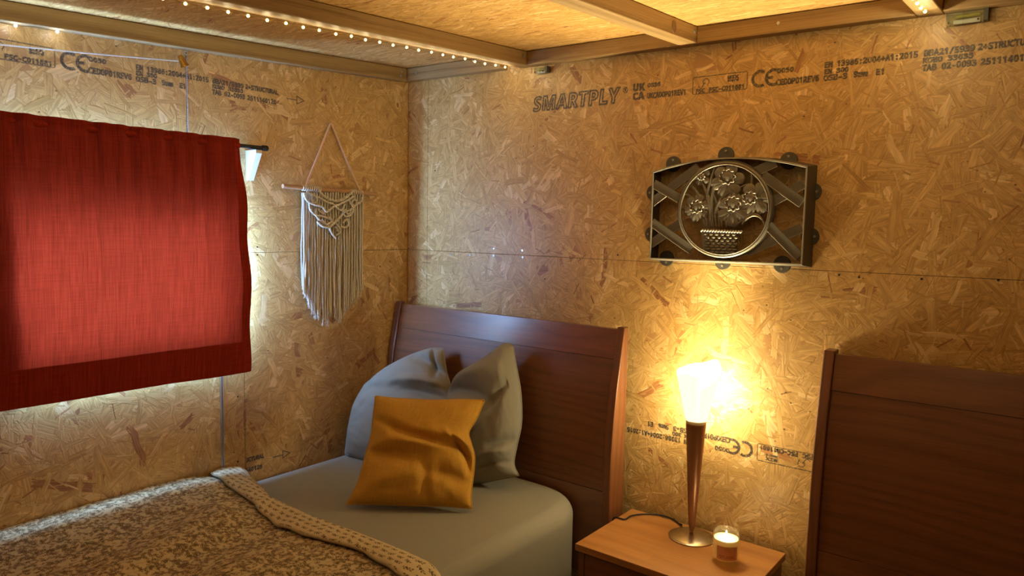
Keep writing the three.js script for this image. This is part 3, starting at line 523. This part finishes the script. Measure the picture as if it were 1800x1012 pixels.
// ---------- quilt ----------
function quiltTex(kind, s) {
  const N = 1024, cv = document.createElement('canvas'); cv.width = cv.height = N; const c = cv.getContext('2d'); setSeed(s);
  c.fillStyle = kind ? '#c4b28a' : '#bfac82'; c.fillRect(0, 0, N, N);
  const wrapDraw = (x, y, fn) => { for (const ox of [-N, 0, N]) for (const oy of [-N, 0, N]) if (x + ox > -80 && x + ox < N + 80 && y + oy > -80 && y + oy < N + 80) { c.save(); c.translate(x + ox, y + oy); fn(); c.restore(); } };
  const sprig = (col, z, turn, sd) => { const keep = seed; setSeed(sd); c.rotate(turn); c.scale(z, z); c.fillStyle = c.strokeStyle = col; c.lineWidth = 2.4; c.beginPath(); c.moveTo(-26, 4); c.quadraticCurveTo(0, -8, 26, 2); c.stroke(); for (let i = 0; i < 7; i++) { const a = -22 + i * 7.5; c.beginPath(); c.ellipse(a, (i % 2 ? -8 : 7) + rr(-2, 2), 7, 3.4, (i % 2 ? -0.7 : 0.7) + rr(-0.3, 0.3), 0, 7); c.fill(); } c.beginPath(); c.arc(rr(-6, 6), rr(-4, 4), 6.5, 0, 7); c.fill(); setSeed(keep); };
  if (kind) { // cuff: rows of little separate sprigs
    for (let r = 0; r < 18; r++) for (let q = 0; q < 13; q++) { const x = (q + (r % 2) / 2) * N / 13 + rr(-5, 5), y = r * N / 18 + rr(-4, 4), k = Math.floor(rnd() * 1e6); wrapDraw(x, y, () => sprig('#5c4a2e', 1.05, rr(-0.4, 0.4) * 0 + (k % 7 - 3) * 0.12, k)); }
  } else for (let q = 0; q < 1050; q++) { const x = rnd() * N, y = rnd() * N, a = rnd() * 6.3, k = Math.floor(rnd() * 1e6), col = rnd() < 0.5 ? '#63502f' : '#715a3a', z = rr(0.6, 1.15); wrapDraw(x, y, () => sprig(col, z, a, k)); }
  const t = new THREE.CanvasTexture(cv); t.colorSpace = THREE.SRGBColorSpace; t.wrapS = t.wrapT = THREE.RepeatWrapping; t.magFilter = THREE.LinearFilter; t.repeat.set(1 / (kind ? 0.38 : 0.3), 1 / (kind ? 0.38 : 0.3));
  const b = new Uint8Array(512 * 512 * 4);
  for (let y = 0; y < 512; y++) for (let x = 0; x < 512; x++) {  // puckered quilting: rows of stitches every 2.5 cm
    const u = x / 512, v = y / 512, line = Math.abs(((u * 12 + 0.25 * (noise(u * 12, v * 8, s, 12, 8) - 0.5)) % 1) - 0.5) * 2, puck = noise(u * 40, v * 26, s + 1, 40, 26), o = 4 * (y * 512 + x);
    const h = Math.min(255, 255 * (0.25 + 0.45 * Math.sqrt(1 - Math.pow(line, 6)) + 0.3 * puck)); b[o] = b[o + 1] = b[o + 2] = h; b[o + 3] = 255;
  }
  const q = dataTex(b, 512, 512); q.repeat.set(1 / 0.3, 1 / 0.3);
  return { map: t, bump: q };
}
{
  const t = thing('quilt', 'cream and brown floral quilt with a turned-back cuff on the corner bed', 'quilt');
  const mq = texd(quiltTex(0, 5), 0.006, { roughness: 0.95, side: THREE.DoubleSide, sheen: 0.2 }), mc = texd(quiltTex(1, 6), 0.003, { roughness: 0.95, side: THREE.DoubleSide, sheen: 0.2 });
  const lerpT = (k, x) => { for (let i = 1; i < k.length; i++) if (x <= k[i][0]) { const a = k[i - 1], b = k[i], q = sstep(0, 1, (x - a[0]) / (b[0] - a[0])); return a[1] + (b[1] - a[1]) * (0.5 * q + 0.5 * (x - a[0]) / (b[0] - a[0])); } return k[k.length - 1][1]; };
  const front = (x) => lerpT([[0, 0.735], [0.1, 0.765], [0.19, 0.79], [0.29, 0.82], [0.48, 0.826], [0.7, 0.812], [0.9, 0.806], [1.0, 0.815], [1.3, 0.83]], x);
  const backE = (x) => lerpT([[0, 0.85], [0.05, 0.86], [0.25, 0.884], [0.4, 0.915], [0.5, 0.93], [0.6, 0.925], [0.78, 0.89], [0.91, 0.908], [1.3, 0.92]], x);
  // across the bed: s runs from the wall over the top and down the far side
  const EDGE = 0.93, RB = 0.055;
  const cross = (s, lift) => { // -> [x, y]
    if (s < EDGE) return [0.006 + s * (EDGE - 0.006) / EDGE, 0.572 + lift];
    const a = (s - EDGE) / RB; if (a < Math.PI / 2) return [EDGE + Math.sin(a) * (RB + lift), 0.572 - RB + Math.cos(a) * (RB + lift)];
    return [EDGE + RB + lift, 0.572 - RB - (s - EDGE - RB * Math.PI / 2)];
  };
  const hump = (s, z) => 0.016 + 0.02 * Math.exp(-((s / 0.16) ** 2)) * sstep(0.78, 0.95, z) + 0.012 * (fbm(s * 6, z * 5, 41) - 0.4) + 0.02 * Math.exp(-((((s - 0.3) - (z - 0.95) * 0.35) / 0.07) ** 2)) * sstep(0.86, 1.0, z) + 0.018 * Math.exp(-((((s - 0.62) - (z - 1.0) * 0.2) / 0.09) ** 2)) * sstep(0.95, 1.15, z) - 0.008 * Math.exp(-((((s - 0.45) - (z - 0.95) * 0.3) / 0.06) ** 2)) + 0.003 * Math.sin(s * 70 + 5 * fbm(s * 5, z * 9, 3)) * fbm(s * 7, z * 7, 8);
  const body = (off) => sheet((u, v) => { const s = u * 1.28, z0 = backE(Math.min(s, 1.2)) - 0.05, z = z0 + (2.14 - z0) * v * (0.4 + 0.6 * v), [x, y] = cross(s, hump(s, z) * (s > EDGE ? Math.max(0.3, 1 - (s - EDGE) * 6) : 1) + off); return [V(x, y, z), s, z]; }, 170, 190, true);
  part('cover', body(0), mq, t);
  part('underside', sheet((u, v) => { const s = u * 1.275, z = front(Math.min(s, 1.2)) + 0.02 + (2.13 - front(Math.min(s, 1.2))) * v, [x, y] = cross(s, 0.002 + (s > EDGE ? 0.001 : 0)); return [V(x, y, z), s, z]; }, 80, 60), mc, t);
  // the cuff: front fold, flat top, free back edge standing a little proud
  part('turned_back_cuff', sheet((u, v) => {
    const s = u * 1.27, zf = front(Math.min(s, 1.2)), zb = backE(Math.min(s, 1.2)) + 0.002 * Math.sin(s * 55);
    let z, h; const wob = 0.004 * (fbm(s * 14, v * 3, 61) - 0.4);
    if (v < 0.3) { const a = v / 0.3 * Math.PI * 0.62; z = zf + 0.013 - 0.013 * Math.sin(a + 0.35) + 0.018 * Math.max(0, a - 1.2) / 0.75; h = 0.001 + 0.02 * (1 - Math.cos(a)); }
    else { const q = (v - 0.3) / 0.7; z = zf + 0.02 + (zb - zf - 0.02) * q; h = 0.029 + (hump(s, zb) + 0.013 - 0.029) * sstep(0, 1, q) + 0.003 * Math.sin(q * Math.PI) - (q > 0.95 ? (q - 0.95) * 0.06 : 0); }
    const [x, y] = cross(s, (h + wob) * (s > EDGE ? 1 : 1)); return [V(x, y, z), s, z];
  }, 190, 44, true), mc, t, 'cuff with small separate brown sprigs');
  part('edge_binding', tube(Array.from({ length: 40 }, (_, i) => { const s = i / 39 * 1.1, zb = backE(Math.min(s, 1.2)) + 0.002 * Math.sin(s * 55), [x, y] = cross(s, hump(s, zb) + 0.0085 + 0.004 * (fbm(s * 14, 3, 61) - 0.4)); return V(x, y, zb); }), 0.0035, { n: 200, m: 8 }), mc, t);
}

// ---------- pillows and cushion ----------
// four boundary curves (each a list of points in the pillow's own plane) are filled as a patch and blown up to both sides
function pillowGeo(edges, n, front, back, wrinkle, power = 2.4, N = 64) {
  const curves = edges.map((e) => new THREE.CatmullRomCurve3(e, false, 'centripetal')), get = (i, t) => curves[i].getPoint(t);
  const [c00, c10, c11, c01] = [get(0, 0), get(0, 1), get(2, 1), get(2, 0)];   // bottom: left->right, right: bottom->top, top: left->right, left: bottom->top
  const at2 = (u, v) => {
    const p = get(0, u).multiplyScalar(1 - v).addScaledVector(get(2, u), v).addScaledVector(get(3, v), 1 - u).addScaledVector(get(1, v), u);
    return p.addScaledVector(c00, -(1 - u) * (1 - v)).addScaledVector(c10, -u * (1 - v)).addScaledVector(c11, -u * v).addScaledVector(c01, -(1 - u) * v);
  };
  const wU = c00.distanceTo(c10), wV = c00.distanceTo(c01);
  const half = (thick, flip, sgn, wr) => sheet((u, v) => {
    const a = 1 - Math.pow(Math.abs(2 * u - 1), power), b = 1 - Math.pow(Math.abs(2 * v - 1), power), k = Math.pow(Math.max(0, a), 0.55) * Math.pow(Math.max(0, b), 0.55);
    const p = at2(u, v).addScaledVector(n, sgn * (thick(u, v) * k + (wr ? 1.5 * wrinkle(u, v) * Math.min(1, k * 2.2) : 0)));
    return [p, u * wU, v * wV];
  }, N, N, flip);
  return { geo: merge([half(front, false, 1, true), half(back, true, -1, false)]), rim: [...Array.from({ length: 24 }, (_, i) => get(0, i / 24)), ...Array.from({ length: 24 }, (_, i) => get(1, i / 24)), ...Array.from({ length: 24 }, (_, i) => get(2, 1 - i / 24)), ...Array.from({ length: 24 }, (_, i) => get(3, 1 - i / 24))] };
}
const lean = (hx, hz, deg) => { const h = V(hx, 0, hz).normalize(); return h.multiplyScalar(Math.cos(rad(deg))).add(V(0, Math.sin(rad(deg)), 0)); };
const line = (p0, n, pts) => pts.map(([x, y]) => onPlane(p0, n, x, y));
const crease = (u, v, x0, y0, x1, y1, w, d) => { const dx = x1 - x0, dy = y1 - y0, L = dx * dx + dy * dy, t = Math.max(0, Math.min(1, ((u - x0) * dx + (v - y0) * dy) / L)), ex = u - x0 - dx * t, ey = v - y0 - dy * t; return d * Math.exp(-(ex * ex + ey * ey) / (w * w)) * Math.sin(Math.PI * (0.15 + 0.7 * t)); };
{
  const n = lean(0.32, 0.95, 20), p0 = onY(0.574, 605, 797).add(V(0.02, 0, -0.03));
  const t = thing('pillow', 'grey pillow with its peak up, nearer the macrame wall', 'pillow', [0, 0, 0]);
  const { geo, rim } = pillowGeo([line(p0, n, [[606, 797], [660, 815], [740, 828], [815, 835]]), line(p0, n, [[815, 835], [812, 770], [800, 700], [786, 655], [779, 612]]), line(p0, n, [[640, 676], [680, 645], [725, 622], [758, 612], [779, 612]]), line(p0, n, [[606, 797], [612, 752], [622, 712], [640, 676]])], n, () => 0.062, () => 0.045,
    (u, v) => crease(u, v, 0.55, 0.95, 1.0, 0.72, 0.05, -0.02) + crease(u, v, 0.45, 0.72, 0.95, 0.62, 0.04, 0.018) + crease(u, v, 0.55, 0.6, 0.9, 0.5, 0.035, -0.016) + crease(u, v, 0.1, 0.8, 0.5, 0.6, 0.06, -0.01) + crease(u, v, 0.82, 0.98, 0.86, 0.7, 0.035, -0.016) + 0.008 * (fbm(u * 6, v * 6, 2) - 0.5));
  part('case', geo, M.sheet, t); part('seam', tube(rim, 0.0016, { n: 200, m: 6, closed: true }), M.sheet, t);
}
{
  const n = lean(0.12, 0.99, 16), p0 = V(0.68, 0.575, 0.275);
  const t = thing('pillow', 'grey pillow standing on edge, nearer the nightstand', 'pillow', [0, 0, 0]);
  const { geo, rim } = pillowGeo([line(p0, n, [[760, 845], [800, 850], [840, 850], [880, 842], [912, 836]]), line(p0, n, [[912, 836], [904, 815], [908, 785], [916, 745], [915, 690], [907, 640], [902, 607]]), line(p0, n, [[789, 684], [815, 652], [855, 626], [888, 603], [902, 607]]), line(p0, n, [[760, 845], [775, 790], [783, 730], [789, 684]])], n, () => 0.068, () => 0.05,
    (u, v) => crease(u, v, 0.1, 0.88, 0.62, 0.62, 0.045, -0.02) + crease(u, v, 0.15, 0.98, 0.75, 0.78, 0.07, 0.018) + crease(u, v, 0.5, 0.52, 0.85, 0.7, 0.03, -0.014) + crease(u, v, 0.3, 0.45, 0.6, 0.56, 0.03, 0.014) + crease(u, v, 0.7, 0.32, 1.0, 0.4, 0.03, -0.012) + crease(u, v, 0.6, 0.25, 1.0, 0.3, 0.03, 0.01) + crease(u, v, 0.5, 0.14, 1.0, 0.2, 0.025, -0.008) + 0.008 * (fbm(u * 6, v * 6, 12) - 0.5));
  part('case', geo, M.sheet, t); part('seam', tube(rim, 0.0016, { n: 200, m: 6, closed: true }), M.sheet, t);
}
{
  const b1 = onY(0.575, 610, 884), b2 = onY(0.575, 829, 891), d = b2.clone().sub(b1), n = lean(-d.z, d.x, 31);
  const t = thing('cushion', 'square mustard yellow cushion leaning on the two grey pillows', 'cushion', [0, 0, 0]);
  const { geo, rim } = pillowGeo([line(b1, n, [[609, 885], [660, 886], [720, 888], [780, 889], [829, 893]]), line(b1, n, [[829, 893], [828, 870], [832, 835], [834, 800], [828, 778], [824, 760], [838, 735], [851, 703]]), line(b1, n, [[660, 696], [700, 700], [760, 703], [810, 702], [851, 703]]), line(b1, n, [[609, 885], [628, 850], [642, 800], [652, 765], [656, 730], [660, 696]])], n, () => 0.05, () => 0.03,
    (u, v) => crease(u, v, 0.3, 0.66, 0.95, 0.42, 0.055, -0.02) + crease(u, v, 0.25, 0.54, 0.9, 0.48, 0.06, 0.014) + crease(u, v, 0.75, 0.62, 1.0, 0.5, 0.045, 0.02) + crease(u, v, 0.8, 0.6, 0.97, 0.3, 0.03, -0.018) + crease(u, v, 0.55, 0.3, 0.98, 0.22, 0.05, -0.012) + crease(u, v, 0.05, 0.42, 0.5, 0.38, 0.06, -0.014) + crease(u, v, 0.2, 0.2, 0.6, 0.3, 0.06, 0.01) + crease(u, v, 0.55, 0.35, 0.62, 0.05, 0.04, -0.01) + crease(u, v, 0.05, 0.75, 0.35, 0.68, 0.05, -0.01) + 0.008 * (fbm(u * 5, v * 5, 22) - 0.5), 3);
  part('cover', geo, M.mustard, t); part('piping', tube(rim, 0.0022, { n: 240, m: 6, closed: true }), M.mustard, t);
}

// ---------- nightstand, lamp, candle ----------
const TOP = 0.51;
{
  const t = thing('nightstand', 'orange-brown wooden nightstand between the beds, holding lamp and candle', 'nightstand'), x0 = 1.056, x1 = 1.536, z0 = 0.022, z1 = 0.352;
  part('top', metreUV(block(x0, x1, TOP - 0.02, TOP, z0, z1, 0.002), 'x'), M.stave, t);
  for (const x of [x0 + 0.008, x1 - 0.026]) part('side', metreUV(block(x, x + 0.018, 0.08, TOP - 0.0205, z0 + 0.005, z1 - 0.008, 0.001), 'y'), M.cherry, t);
  part('back', metreUV(block(x0 + 0.0265, x1 - 0.0265, 0.08, TOP - 0.0205, z0 + 0.006, z0 + 0.014, 0.001), 'x'), M.cherry, t);
  part('bottom', metreUV(block(x0 + 0.0265, x1 - 0.0265, 0.08, 0.098, z0 + 0.0145, z1 - 0.03, 0.001), 'x'), M.cherry, t);
  for (const [a, b] of [[0.1, 0.285], [0.29, TOP - 0.024]]) { const d = part('drawer', metreUV(block(x0 + 0.0275, x1 - 0.0275, a, b, z0 + 0.02, z1 - 0.009, 0.002), 'x'), M.cherry, t); part('knob', lathe([[0, 0.022], [0.008, 0.021], [0.011, 0.016], [0.006, 0.006], [0.006, 0], [0, 0]], 20).rotateX(Math.PI / 2).translate((x0 + x1) / 2, (a + b) / 2, z1 - 0.009), M.nickel, d); }
  for (const x of [x0 + 0.01, x1 - 0.045]) for (const z of [z0 + 0.01, z1 - 0.045]) part('leg', metreUV(block(x, x + 0.035, 0, 0.0795, z, z + 0.035, 0.002), 'y'), M.cherry, t);
}
{
  const lx = 1.291, lz = 0.098, t = thing('table_lamp', 'slim lamp with a rolled white glass shade lit beside the candle', 'lamp', [lx, TOP, lz]);
  part('base', lathe([[0, 0], [0.064, 0], [0.0652, 0.0015], [0.0648, 0.003], [0.055, 0.0075], [0.035, 0.0125], [0.015, 0.0155], [0, 0.016]], 64), M.nickel, t, 'polished domed metal foot');
  part('stem', lathe([[0, 0.012], [0.004, 0.0125], [0.0055, 0.02], [0.0095, 0.04], [0.0125, 0.08], [0.0185, 0.18], [0.024, 0.27], [0.0285, 0.335], [0.0285, 0.337], [0, 0.337]], 48), M.copper, t, 'brown copper stem widening upwards');
  part('collar', lathe([[0.0, 0.336], [0.0275, 0.3365], [0.029, 0.34], [0.029, 0.346], [0.0275, 0.349], [0, 0.349]], 48), std({ color: '#e6d6a8', roughness: 0.5 }), t);
  // rolled cone: the sheet starts at the front, goes round the back and ends tucked inside, its top edge rising as it goes
  const rimY = [[0, 0.482], [0.6, 0.488], [1.2, 0.478], [2.2, 0.488], [3.2, 0.5], [4.0, 0.516], [4.7, 0.498], [5.3, 0.474], [6.0, 0.45], [6.9, 0.435]];
  const rim = (a) => { for (let i = 1; i < rimY.length; i++) if (a <= rimY[i][0]) { const [p, q] = [rimY[i - 1], rimY[i]]; return p[1] + (q[1] - p[1]) * smooth((a - p[0]) / (q[0] - p[0])); } return 0.44; };
  const front = Math.atan2(EYE.x - lx, EYE.z - lz) + 0.03;             // the seam of the roll is turned to the room
  const roll = (off) => sheet((u, v) => {
    const a = u * 6.7, top = rim(a), y = 0.347 + (top - 0.347) * v, k = (y - 0.347) / 0.15, tuck = a > 5.9 ? (a - 5.9) * 0.006 * (0.4 + v) : 0, r = 0.0275 + 0.0345 * Math.pow(k, 0.9) - tuck + off, th = front - a;
    return [V(Math.sin(th) * r, y, Math.cos(th) * r), u, v];
  }, 110, 24, off0(off));
  function off0(o) { return o > 0; }
  const glow = phys({ color: '#fff3da', roughness: 0.5, emissive: new THREE.Color().setRGB(1.0, 0.94, 0.82), emissiveIntensity: 1.0 });
  const sh = part('shade', merge([roll(0.0008), roll(-0.0008)]), glow, t, 'rolled white glass shade, glowing');
  sh.castShadow = false;
  const bulb = part('bulb', lathe([[0, 0.352], [0.008, 0.353], [0.009, 0.37], [0.013, 0.385], [0.0145, 0.398], [0.011, 0.41], [0, 0.416]], 20), phys({ color: '#ffffff', emissive: new THREE.Color().setRGB(1, 0.82, 0.5), emissiveIntensity: 4 }), t);
  bulb.castShadow = false;
  const lp = new THREE.PointLight(WARM, LAMP_POWER, 0, 2); lp.position.set(0, 0.4, 0); lp.castShadow = true; lp.shadow.radius = 1.8; t.add(lp);
  const spot = new THREE.SpotLight(WARM, LAMP_UP, 0, 0.74, 0.7, 2); spot.position.set(0, 0.4, 0); spot.target.position.set(0.04, 1.4, 0.32); spot.castShadow = true; spot.shadow.radius = 0.7; t.add(spot, spot.target);
  // flex
  const q = [[1195, 921], [1180, 911], [1160, 905], [1135, 903], [1110, 906], [1098, 912]].map(([a, b]) => onY(TOP + 0.004, a, b).sub(V(lx, TOP, lz)));
  q[q.length - 1].y = 0.0035; q.push(V(1.051 - lx, 0.001, q[q.length - 1].z + 0.004), V(1.0455 - lx, -0.012, q[q.length - 1].z + 0.006), V(1.0455 - lx, -0.03, q[q.length - 1].z + 0.006));
  q.forEach((p, i) => { if (i < 6) p.y = Math.max(p.y, 0.0026); });
  part('flex', tube(q, 0.0023, { n: 80, m: 8 }), M.black, t, 'thin black flex');
  part('flex_grip', between(q[0].clone().add(V(0.008, 0.002, 0.006)), q[0], 0.0036, 10), M.black, t);
}
{
  const cx = 1.424, cz = 0.178, t = thing('candle', 'lit cream candle in a clear glass with a peach label', 'candle', [cx, TOP, cz]), R = 0.0365, hgt = 0.085;
  part('glass', lathe([[0, 0.0005], [R - 0.004, 0.0005], [R - 0.001, 0.003], [R, 0.008], [R, hgt - 0.001], [R - 0.0012, hgt], [R - 0.0025, hgt - 0.001], [R - 0.0025, 0.012], [R - 0.006, 0.0095], [0, 0.009]], 56), M.glass, t, 'clear tumbler');
  part('wax', lathe([[0, 0.0125], [R - 0.006, 0.0125], [R - 0.0032, 0.0145], [R - 0.0032, 0.0665], [R - 0.006, 0.0645], [R - 0.014, 0.063], [0, 0.0625]], 48), phys({ color: '#f0dfae', roughness: 0.5, transmission: 0.25, thickness: 0 }), t);
  const cv = document.createElement('canvas'); cv.width = 256; cv.height = 256; const c = cv.getContext('2d');
  c.fillStyle = '#d79a72'; c.fillRect(0, 0, 256, 256); c.fillStyle = '#6d4632'; setSeed(12);
  const words = (y, h, w, n) => { let x = 128 - w / 2; const step = w / n; for (let k = 0; k < n; k++) { if (k % 7 !== 5) { c.fillRect(x, y - h * rr(0.7, 1), step * 0.3, h); c.fillRect(x, y - h * rr(0.2, 0.9), step * 0.7, h * 0.25); } x += step; } };   // print too small to read in the photograph
  words(52, 13, 62, 6); c.fillRect(106, 74, 70, 2); c.fillRect(112, 84, 58, 2); c.fillStyle = '#4a2c20'; words(188, 18, 190, 13); words(214, 11, 176, 17);
  const tx = new THREE.CanvasTexture(cv); tx.colorSpace = THREE.SRGBColorSpace; tx.magFilter = THREE.LinearFilter;
  const face = Math.atan2(EYE.x - cx, EYE.z - cz);
  part('label', sheet((u, v) => { const a = face + 0.12 + (u - 0.5) * 1.55, r = R + 0.0005; return [V(Math.sin(a) * r, 0.0175 + 0.037 * v, Math.cos(a) * r), u, v]; }, 20, 2), std({ map: tx, roughness: 0.8, side: THREE.DoubleSide }), t, 'peach paper label with small print');
  part('wick', between(V(0, 0.0625, 0), V(0.0005, 0.071, 0), 0.0008, 6), M.black, t);
  const fl = part('flame', lathe([[0, 0], [0.0022, 0.002], [0.0031, 0.006], [0.0024, 0.011], [0.001, 0.017], [0, 0.02]], 16).translate(0, 0.067, 0), phys({ color: '#ffffff', emissive: new THREE.Color().setRGB(1, 0.84, 0.5), emissiveIntensity: 12 }), t);
  fl.castShadow = false;
  const pl = new THREE.PointLight(WARM, CANDLE, 0, 2); pl.position.set(0, 0.077, 0); pl.castShadow = true; pl.shadow.radius = 0.15; t.add(pl);
}

// ---------- fairy lights ----------
const roofY = (x, z) => 1.951 - 0.019 * x - 0.058 * z;
const glowBulb = phys({ color: '#fff2cc', roughness: 0.3, emissive: new THREE.Color().setRGB(1.0, 0.76, 0.26), emissiveIntensity: 6 });
const glowCool = phys({ color: '#ffffff', roughness: 0.3, emissive: new THREE.Color().setRGB(0.9, 0.96, 1), emissiveIntensity: 5 });
const bulbGeo = ball(V(0, 0, 0), 0.0038, 0.0038, 0.0038, 10, 8), wireMat = std({ color: '#8a7038', roughness: 0.4, metalness: 0.6 }), tube0 = phys({ color: '#fff6da', transmission: 0.7, thickness: 0, roughness: 0.2 });
function fairy(label, x, zs, drop, mat, col, power, every = 1) {
  setSeed(Math.round(x * 1000));
  const t = thing('fairy_lights', label, 'fairy lights', [0, 0, 0]), pts = [];
  zs.forEach((z, i) => {
    const p = V(x + rr(-0.0025, 0.002), roofY(x, z) - drop - rr(0.0, 0.003), z);
    pts.push(p); if (i < zs.length - 1) pts.push(V(x + rr(-0.002, 0.004), roofY(x, z) - drop - rr(0.0, 0.004) + 0.001, (z + zs[i + 1]) / 2));
    const b = part('bulb', bulbGeo, mat, t); b.position.copy(p); b.castShadow = false;
    if (i % every === 0) { const l = new THREE.PointLight(col, power * every, 0, 2); l.position.copy(p); l.castShadow = true; l.shadow.radius = 0.15; t.add(l); }
  });
  part('wire', tube(pts, 0.0009, { n: pts.length * 5, m: 5 }), wireMat, t);
  return t;
}
const span = (a, b, d) => Array.from({ length: Math.floor((b - a) / d) + 1 }, (_, i) => a + i * d);
const GOLD = new THREE.Color().setRGB(1.0, 0.82, 0.45);
const f1 = fairy('warm fairy lights strung under the joist nearest the macrame corner', 0.559, span(0.09, 2.3, 0.05), 0.0055, glowBulb, GOLD, FAIRY);
part('loose_end', between(onX(0.556, 889, 112), onX(0.556, 911, 126).add(V(0, 0, 0)), 0.0012, 6), M.cordWhite, f1);
fairy('warm fairy lights under the joist beside the large clear vial case', 1.8, span(0.1, 2.3, 0.05), 0.0055, glowBulb, GOLD, FAIRY);
fairy('string of pale fairy lights on the wall plate above the white cord', 0.034, [1.253, 1.344, 1.44, 1.53], 0.006, glowCool, new THREE.Color().setRGB(0.85, 0.92, 1), FAIRY * 0.4);

// ---------- clear vial cases at the top of the back wall ----------
function vialCase(label, x, y, w, h) {
  const t = thing('vial_case', label, 'vial case', [x, y, 0]), d = 0.022;
  part('back_plate', block(0, w, 0, h, 0.0003, 0.0018, 0.0005), M.clear, t);
  part('cover', merge([block(0, w, 0, h, d - 0.0012, d, 0.0004), block(0, 0.0012, 0, h, 0.0018, d - 0.0012, 0.0004), block(w - 0.0012, w, 0, h, 0.0018, d - 0.0012, 0.0004), block(w * 0.45, w * 0.45 + 0.0015, 0, h, 0.0018, d - 0.0012, 0.0004)]), M.clear, t, 'clear plastic cover');
  part('tube', between(V(w * 0.2, h * 0.22, 0.011), V(w * 0.9, h * 0.22, 0.011), h * 0.17, 14), M.white, t, 'white tube');
  part('vial', between(V(w * 0.25, h * 0.62, 0.01), V(w * 0.9, h * 0.66, 0.01), h * 0.13, 14), M.vial, t, 'yellow-green vial');
  part('end_cap', block(w, w + 0.009, h * 0.05, h * 0.98, 0.0003, d, 0.001), M.iron, t);
  for (const k of [0.08, 0.86]) part('screw', new THREE.CylinderGeometry(0.0022, 0.0022, 0.002, 10).rotateX(Math.PI / 2).translate(w * k, h * 0.18, d + 0.0008), M.black, t);
}
vialCase('large clear plastic case with a yellow green vial at the wall top', 1.832, 1.885, 0.075, 0.03);
vialCase('small clear plastic case with a yellow green vial above the outlined lettering', 0.632, 1.911, 0.044, 0.021);

renderer.render(scene, camera);
